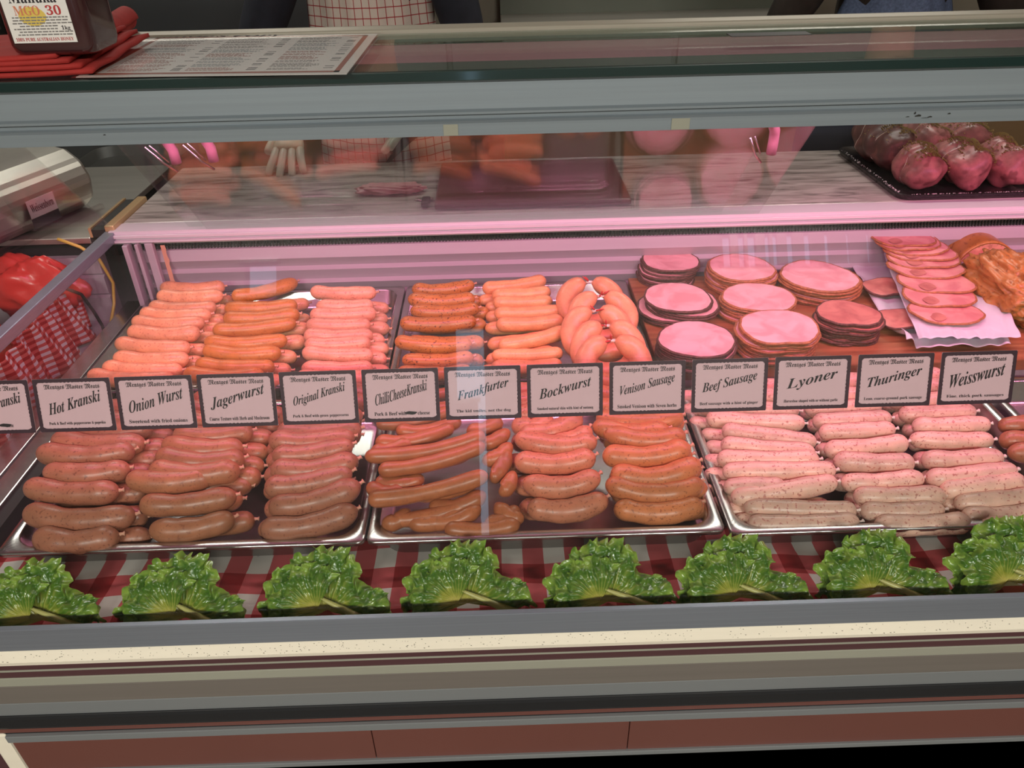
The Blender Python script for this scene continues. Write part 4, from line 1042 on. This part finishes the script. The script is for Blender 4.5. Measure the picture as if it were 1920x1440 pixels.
yb = MB(); yb.loops([[(-.008 + .014 * math.cos(a), -.03728, .038 + .009 * math.sin(a)) for a in [2 * math.pi * q / 20 for q in range(20)]]]); obj('yellow_emblem', yb, M['yellowink'], lb)
# laminated menu
mp_ = [onz(u, v, ZT + .001) for u, v in ((133, 149), (283, 69), (714, 64), (655, 143))]
ctr = sum(mp_, Vector()) / 4
mn = empty('laminated_menu', ctr, 'laminated price list lying on the glass top beside the honey jar', 'menu')
q0, q1, q2, q3 = [p - ctr for p in (mp_[0], mp_[3], mp_[2], mp_[1])]
def mq(s, t): return (q0 * (1 - s) + q1 * s) * (1 - t) + (q3 * (1 - s) + q2 * s) * t
def quad(mb, s0, s1, t0, t1, z):
    n = len(mb.v)
    for s, t in ((s0, t0), (s1, t0), (s1, t1), (s0, t1)): p = mq(s, t); mb.v.append((p.x, p.y, p.z + z))
    mb.f.append((n, n+1, n+2, n+3)); return mb
sheet = MB(); quad(sheet, .012, .988, .02, .98, .0010); obj('printed_sheet', sheet, M['label'], mn, solid=.0006)
lam = MB(); quad(lam, 0, 1, 0, 1, .0016); obj('laminate_film', lam, M['laminate'], mn)
br = MB()
for a in ((.045, .955, .055, .085), (.045, .955, .915, .945), (.045, .065, .055, .945), (.935, .955, .055, .945)): quad(br, *a, .00142)
obj('printed_border', br, M['brownink'], mn)
rd = random.Random(12)
inks = {'greyink': MB(), 'tealink': MB(), 'brownink': MB(), 'ink': MB()}
for cx0, cx1 in ((.09, .36), (.38, .64), (.68, .92)):
    t = .12
    while t < .89:
        blk = rd.choice(('greyink', 'tealink', 'greyink', 'brownink')); 
        for r_ in range(rd.choice((2, 3, 4))):
            if t > .89: break
            s = cx0; e_ = cx1 - .06 - rd.uniform(0, .06)
            while s < e_:
                w = rd.uniform(.006, .022); quad(inks[blk], s, min(s + w, e_), t, t + .009, .00142); s += w + .0035
            if rd.random() < .6: quad(inks['ink'], cx1 - .035, cx1, t, t + .008, .00142)
            t += .021
        t += .016
for k_, m_ in inks.items(): tag(obj('fine_print', m_, M[k_], mn), kind='stuff')
# handwritten heading along the far edge
cu = text('handwritten_lettering', "SHOP'S COPY", BI, .16, .012, M['ink'], mn, 0, 0, 0)
e_ = (q2 - q3).normalized(); p = mq(.33, .955); cu.location = (p.x, p.y, p.z + .0019); cu.rotation_euler = (0, 0, math.atan2(e_.y, e_.x))
tag(obj('paper_tag', MB().box(-.03, .03, -.015, .015, 0, .001), M['cream'], None, loc=onz(262, 78, ZT + .0005)), 'small cream paper slip between the red cloth and the menu', 'paper')
dp = onz(1466, 78, ZT); tag(obj('black_card', MB().box(-.05, .05, -.012, .012, 0, .0008), M['darkstuff'], None, loc=(dp.x, 1.03, ZT + .0002)), 'small black card lying on the glass top at right', 'card')

# ------------------------------------------------------------------ people behind the counter
def hand(name, wrist, dirv, spread, mat, parent, palm_dn=Vector((0, 0, -1)), flip=1):
    """palm with four fingers and a thumb, slightly curled"""
    f = dirv.normalized(); s = f.cross(palm_dn).normalized() * flip; dn = palm_dn
    J = []; E = []
    def add(p, r): J.append((tuple(p), r)); return len(J) - 1
    w0 = add(wrist, (.030, .022)); pm = add(wrist + f * .045, (.046, .020)); E.append((w0, pm)); kn_ = add(wrist + f * .075, (.046, .016)); E.append((pm, kn_))
    o = skin(name, J, E, mat, parent, 2)
    fl_ = [.068, .078, .074, .058]
    for k in range(4):
        off = (k - 1.5) * .020; b0 = wrist + f * .075 + s * off; dd = (f + s * (k - 1.5) * spread).normalized(); L = fl_[k]
        pts = [b0 - f * .02, b0 + dd * L * .3, b0 + dd * L * .65 + dn * .006, b0 + dd * L * .95 + dn * .016]
        skin('finger', [(tuple(p), (.0125 - .0009 * q)) for q, p in enumerate(pts)], [(0, 1), (1, 2), (2, 3)], mat, o, 2)
    b0 = wrist + f * .02 - s * .026
    pts = [b0, b0 - s * .022 + f * .022, b0 - s * .030 + f * .05 + dn * .006]
    skin('thumb', [(tuple(p), .0145 - .001 * q) for q, p in enumerate(pts)], [(0, 1), (1, 2)], mat, o, 2)
    return o
def person(px, py, label, shirt, trousers, elL, elR, haL, haR, lean=.06, gl=None):
    P = empty('person', (0, 0, 0), label, 'person')
    z = Vector((px, py, 0)); g = gl or M['skin']
    V = lambda x, y, zz_: tuple(z + Vector((x, y, zz_)))
    # body: one continuous surface from feet to head
    J = [(V(0, 0, .98), (.15, .11)), (V(0, -.01, 1.15), (.135, .105)), (V(0, -lean * .6, 1.33), (.155, .11)), (V(0, -lean, 1.44), (.10, .08)), (V(0, -lean, 1.52), (.05, .052)),
         (V(0, -lean - .02, 1.60), (.068, .085)), (V(0, -lean - .02, 1.69), (.075, .092)), (V(0, -lean, 1.76), (.05, .065)),
         (V(-.19, -lean, 1.40), .055), (tuple(elL), .042), (tuple(haL), .026), (V(.19, -lean, 1.40), .055), (tuple(elR), .042), (tuple(haR), .026),
         (V(-.10, 0, .88), .085), (V(-.11, -.01, .50), .056), (V(-.11, .02, .10), .038), (V(-.11, -.13, .04), .035), (V(.10, 0, .88), .085), (V(.11, -.01, .50), .056), (V(.11, .02, .10), .038), (V(.11, -.13, .04), .035)]
    E = [(0, 1), (1, 2), (2, 3), (3, 4), (4, 5), (5, 6), (6, 7), (3, 8), (8, 9), (9, 10), (3, 11), (11, 12), (12, 13), (0, 14), (14, 15), (15, 16), (16, 17), (0, 18), (18, 19), (19, 20), (20, 21)]
    body = skin('body', J, E, M['skin'], P, 2)
    # shirt with sleeves, trousers: slightly larger shells following the body
    def sl(a, b, t): return tuple(Vector(a).lerp(Vector(b), t))
    JS = [(V(0, 0, 1.0), (.17, .128)), (V(0, -.01, 1.15), (.158, .124)), (V(0, -lean * .6, 1.33), (.178, .13)), (V(0, -lean, 1.44), (.12, .095)), (V(-.19, -lean, 1.40), .074), (tuple(elL), .062), (sl(elL, haL, .55), .045), (V(.19, -lean, 1.40), .074), (tuple(elR), .062), (sl(elR, haR, .55), .045)]
    skin('shirt', JS, [(0, 1), (1, 2), (2, 3), (3, 4), (4, 5), (5, 6), (3, 7), (7, 8), (8, 9)], shirt, P, 2)
    JT = [(V(0, 0, 1.0), (.165, .125)), (V(-.10, 0, .88), .102), (V(-.11, -.01, .50), .075), (V(-.11, .02, .12), .062), (V(.10, 0, .88), .102), (V(.11, -.01, .50), .075), (V(.11, .02, .12), .062)]
    skin('trousers', JT, [(0, 1), (1, 2), (2, 3), (0, 4), (4, 5), (5, 6)], trousers, P, 2)
    hc = z + Vector((0, -lean - .02, 1.665))
    def hf_(u, v):
        th = 2 * math.pi * u; ph = math.pi * .62 * v; d = Vector((math.cos(th) * math.sin(ph), math.sin(th) * math.sin(ph), math.cos(ph)))
        k = 1.0 if d.y > -.45 else .94
        return tuple(hc + Vector((d.x * .088 * k, d.y * .105 * k + .012, d.z * .112 + .01)))
    obj('hair', MB().grid(hf_, 30, 16), M['hair'], P, True)
    for sx in (-1, 1):
        obj('eye', MB().grid(lambda u, v: tuple(hc + Vector((sx * .031 + .011 * math.cos(2 * math.pi * u) * math.sin(math.pi * v), -.084 + .008 * math.sin(2 * math.pi * u) * math.sin(math.pi * v), -.005 + .008 * math.cos(math.pi * v)))), 12, 8), M['eye'], P, True)
        obj('ear', MB().tube([hc + Vector((sx * .074, .0, .02)), hc + Vector((sx * .086, .01, .0)), hc + Vector((sx * .078, .004, -.03))], [.006, .010, .006], 8), M['skin'], P, True)
    obj('nose', MB().tube([hc + Vector((0, -.082, .012)), hc + Vector((0, -.104, -.022)), hc + Vector((0, -.088, -.032))], [.007, .012, .006], 8), M['skin'], P, True)
    obj('mouth', MB().tube([hc + Vector((-.022, -.076, -.056)), hc + Vector((0, -.086, -.056)), hc + Vector((.022, -.076, -.056))], [.002, .005, .002], 8), M['lips'], P, True)
    return P
e1 = ony(470, 20, 2.20); h1 = ony(540, 272, 2.10)
P1 = person(-.335, 2.40, 'person in a red-lined checked apron and black sleeves at the counter', M['blackcloth'], M['blackcloth'],
            Vector((-.645, 2.26, 1.14)), Vector((-.07, 2.26, 1.14)), Vector((-.560, 2.145, .945)), Vector((-.20, 2.16, .985)))
hand('glove', Vector((-.560, 2.145, .945)), Vector((.0, -.10, -.055)), .20, M['glove'], P1, Vector((0, -.35, -.94)))
hand('hand', Vector((-.20, 2.16, .985)), Vector((-.3, -.2, -.2)), .12, M['glove'], P1, Vector((0, -.35, -.94)), -1)
def apron(px, py, w0, w1, z0, z1, mat, dome=.13, name='apron', par=None):
    def f(u, v):
        w = w0 + (w1 - w0) * v; a = (u - .5) * 2
        x = px + a * w; z = z0 + (z1 - z0) * v
        y = py - dome * math.cos(a * 1.25) - .003 * math.sin(a * 17 + v * 6)
        return (x, y, z)
    return obj(name, MB().grid(f, 50, 40), mat, par, True, solid=.002)
apron(-.335, 2.395, .215, .165, .45, 1.36, M['apron'], .155, par=P1)
P2 = person(1.15, 2.45, 'person in a blue denim apron and dark sleeves at right', M['browncloth'], M['darkblue'],
            Vector((.80, 2.38, 1.10)), Vector((1.50, 2.38, 1.10)), Vector((1.02, 2.22, 1.0)), Vector((1.29, 2.22, 1.0)))
hand('hand', Vector((1.02, 2.22, 1.0)), Vector((.2, -.06, -.05)), .10, M['skin'], P2, Vector((0, -.35, -.94)))
hand('hand', Vector((1.29, 2.22, 1.0)), Vector((-.2, -.06, -.03)), .10, M['skin'], P2, Vector((0, -.35, -.94)), -1)
apron(1.15, 2.45, .22, .13, 1.02, 1.27, M['denim'], .165, par=P2)
apron(1.15, 2.45, .235, .22, .45, 1.02, M['darkblue'], .165, 'apron_skirt', P2)
ns = MB().tube([Vector((1.15 + .06 * math.cos(a), 2.275, 1.262 + .022 * math.sin(a))) for a in [math.pi + math.pi * q / 12 for q in range(13)]], .0045, 8)
obj('bib_seam', ns, M['bluegrey'], P2, True)
obj('red_ribbon', MB().tube([(1.255, 2.285, 1.30), (1.260, 2.283, 1.26), (1.268, 2.287, 1.235)], [.006, .014, .006], 8), M['redbag'], P2, True)

# dark gear seen behind the jar
bk = empty('equipment', (-2.08, 2.95, 0), 'dark looped tubing and containers behind the honey jar', 'equipment')
tb = MB(); rd = random.Random(9)
for k in range(7):
    x = -.25 + .10 * k; tb.tube([(x, -.05, 1.15), (x + .03, -.09, 1.30 + .04 * (k % 3)), (x + .10, -.10, 1.36), (x + .16, -.07, 1.26), (x + .14, -.04, 1.12)], .007, 8)
obj('looped_tubing', tb, M['steeldull'], bk, True)
obj('dark_container', MB().box(-.4, .35, 0, .25, 0, 1.45), M['darkstuff'], bk, bevel=.02)
dk = empty('waste_bin', (-1.13, 2.22, 0), 'dark bin standing between the metal scale and the marble', 'bin')
obj('bin_body', MB().loops([rrect(-.11, .15, -.02, .25, .04, 0), rrect(-.13, .17, -.04, .27, .05, .83)], False, True), M['darkstuff'], dk, True, solid=.004)
obj('liner', MB().loops([rrect(-.12, .16, -.03, .26, .05, .80)], True), M['darkstuff'], dk)

# ------------------------------------------------------------------ lights
def area(name, loc, sx, sy, col, power, rot=(0, 0, 0)):
    l = bpy.data.lights.new(name, 'AREA'); l.shape = 'RECTANGLE'; l.size = sx; l.size_y = sy; l.color = col; l.energy = power
    o = bpy.data.objects.new(name, l); COL.objects.link(o); o.location = loc; o.rotation_euler = rot
    return o
for k, (x, y, pw) in enumerate(((-1.3, -2.2, 112), (1.3, -2.2, 112), (-1.2, 2.7, 17), (1.3, 2.7, 17))):
    cl_ = empty('ceiling_light', (x, y, 2.8), 'white ceiling light panel above the %s at %s' % ('customers' if y < 0 else 'servers', 'left' if x < 0 else 'right'), 'light')
    obj('frame', MB().box(-.62, .62, -.17, .17, -.03, 0), M['label'], cl_, bevel=.004)
    obj('diffuser', MB().box(-.60, .60, -.15, .15, -.036, -.031), M['lampwhite'], cl_)
    area('ceiling_lamp', (x, y, 2.755), 1.2, .3, (1, .95, .86), pw)
area('pink_strip', ((LX0 + LX1) / 2, 1.080, 1.304), LX1 - LX0, .006, (1, .29, .53), 18, (math.radians(38), 0, 0))
w = bpy.data.worlds.new('daylight'); SC.world = w; w.use_nodes = True
bg = w.node_tree.nodes['Background']; bg.inputs[0].default_value = (.55, .78, 1, 1); bg.inputs[1].default_value = 3.0

cam = bpy.data.cameras.new('camera'); cam.sensor_fit = 'HORIZONTAL'; cam.sensor_width = 36; cam.lens = 36 * F / 1920; cam.clip_start = .05
co = bpy.data.objects.new('camera', cam); COL.objects.link(co); co.matrix_world = Matrix.Translation(CAM) @ ROT.to_4x4(); SC.camera = co
vs = SC.view_settings; vs.view_transform = 'Standard'; vs.look = 'None'; vs.gamma = 1; vs.exposure = 0; vs.use_curve_mapping = False
SC.cycles.max_bounces = 10; SC.cycles.transparent_max_bounces = 24; SC.cycles.transmission_bounces = 6; SC.cycles.diffuse_bounces = 4; SC.cycles.glossy_bounces = 4
SC.cycles.use_denoising = True; SC.cycles.caustics_reflective = False; SC.cycles.caustics_refractive = False
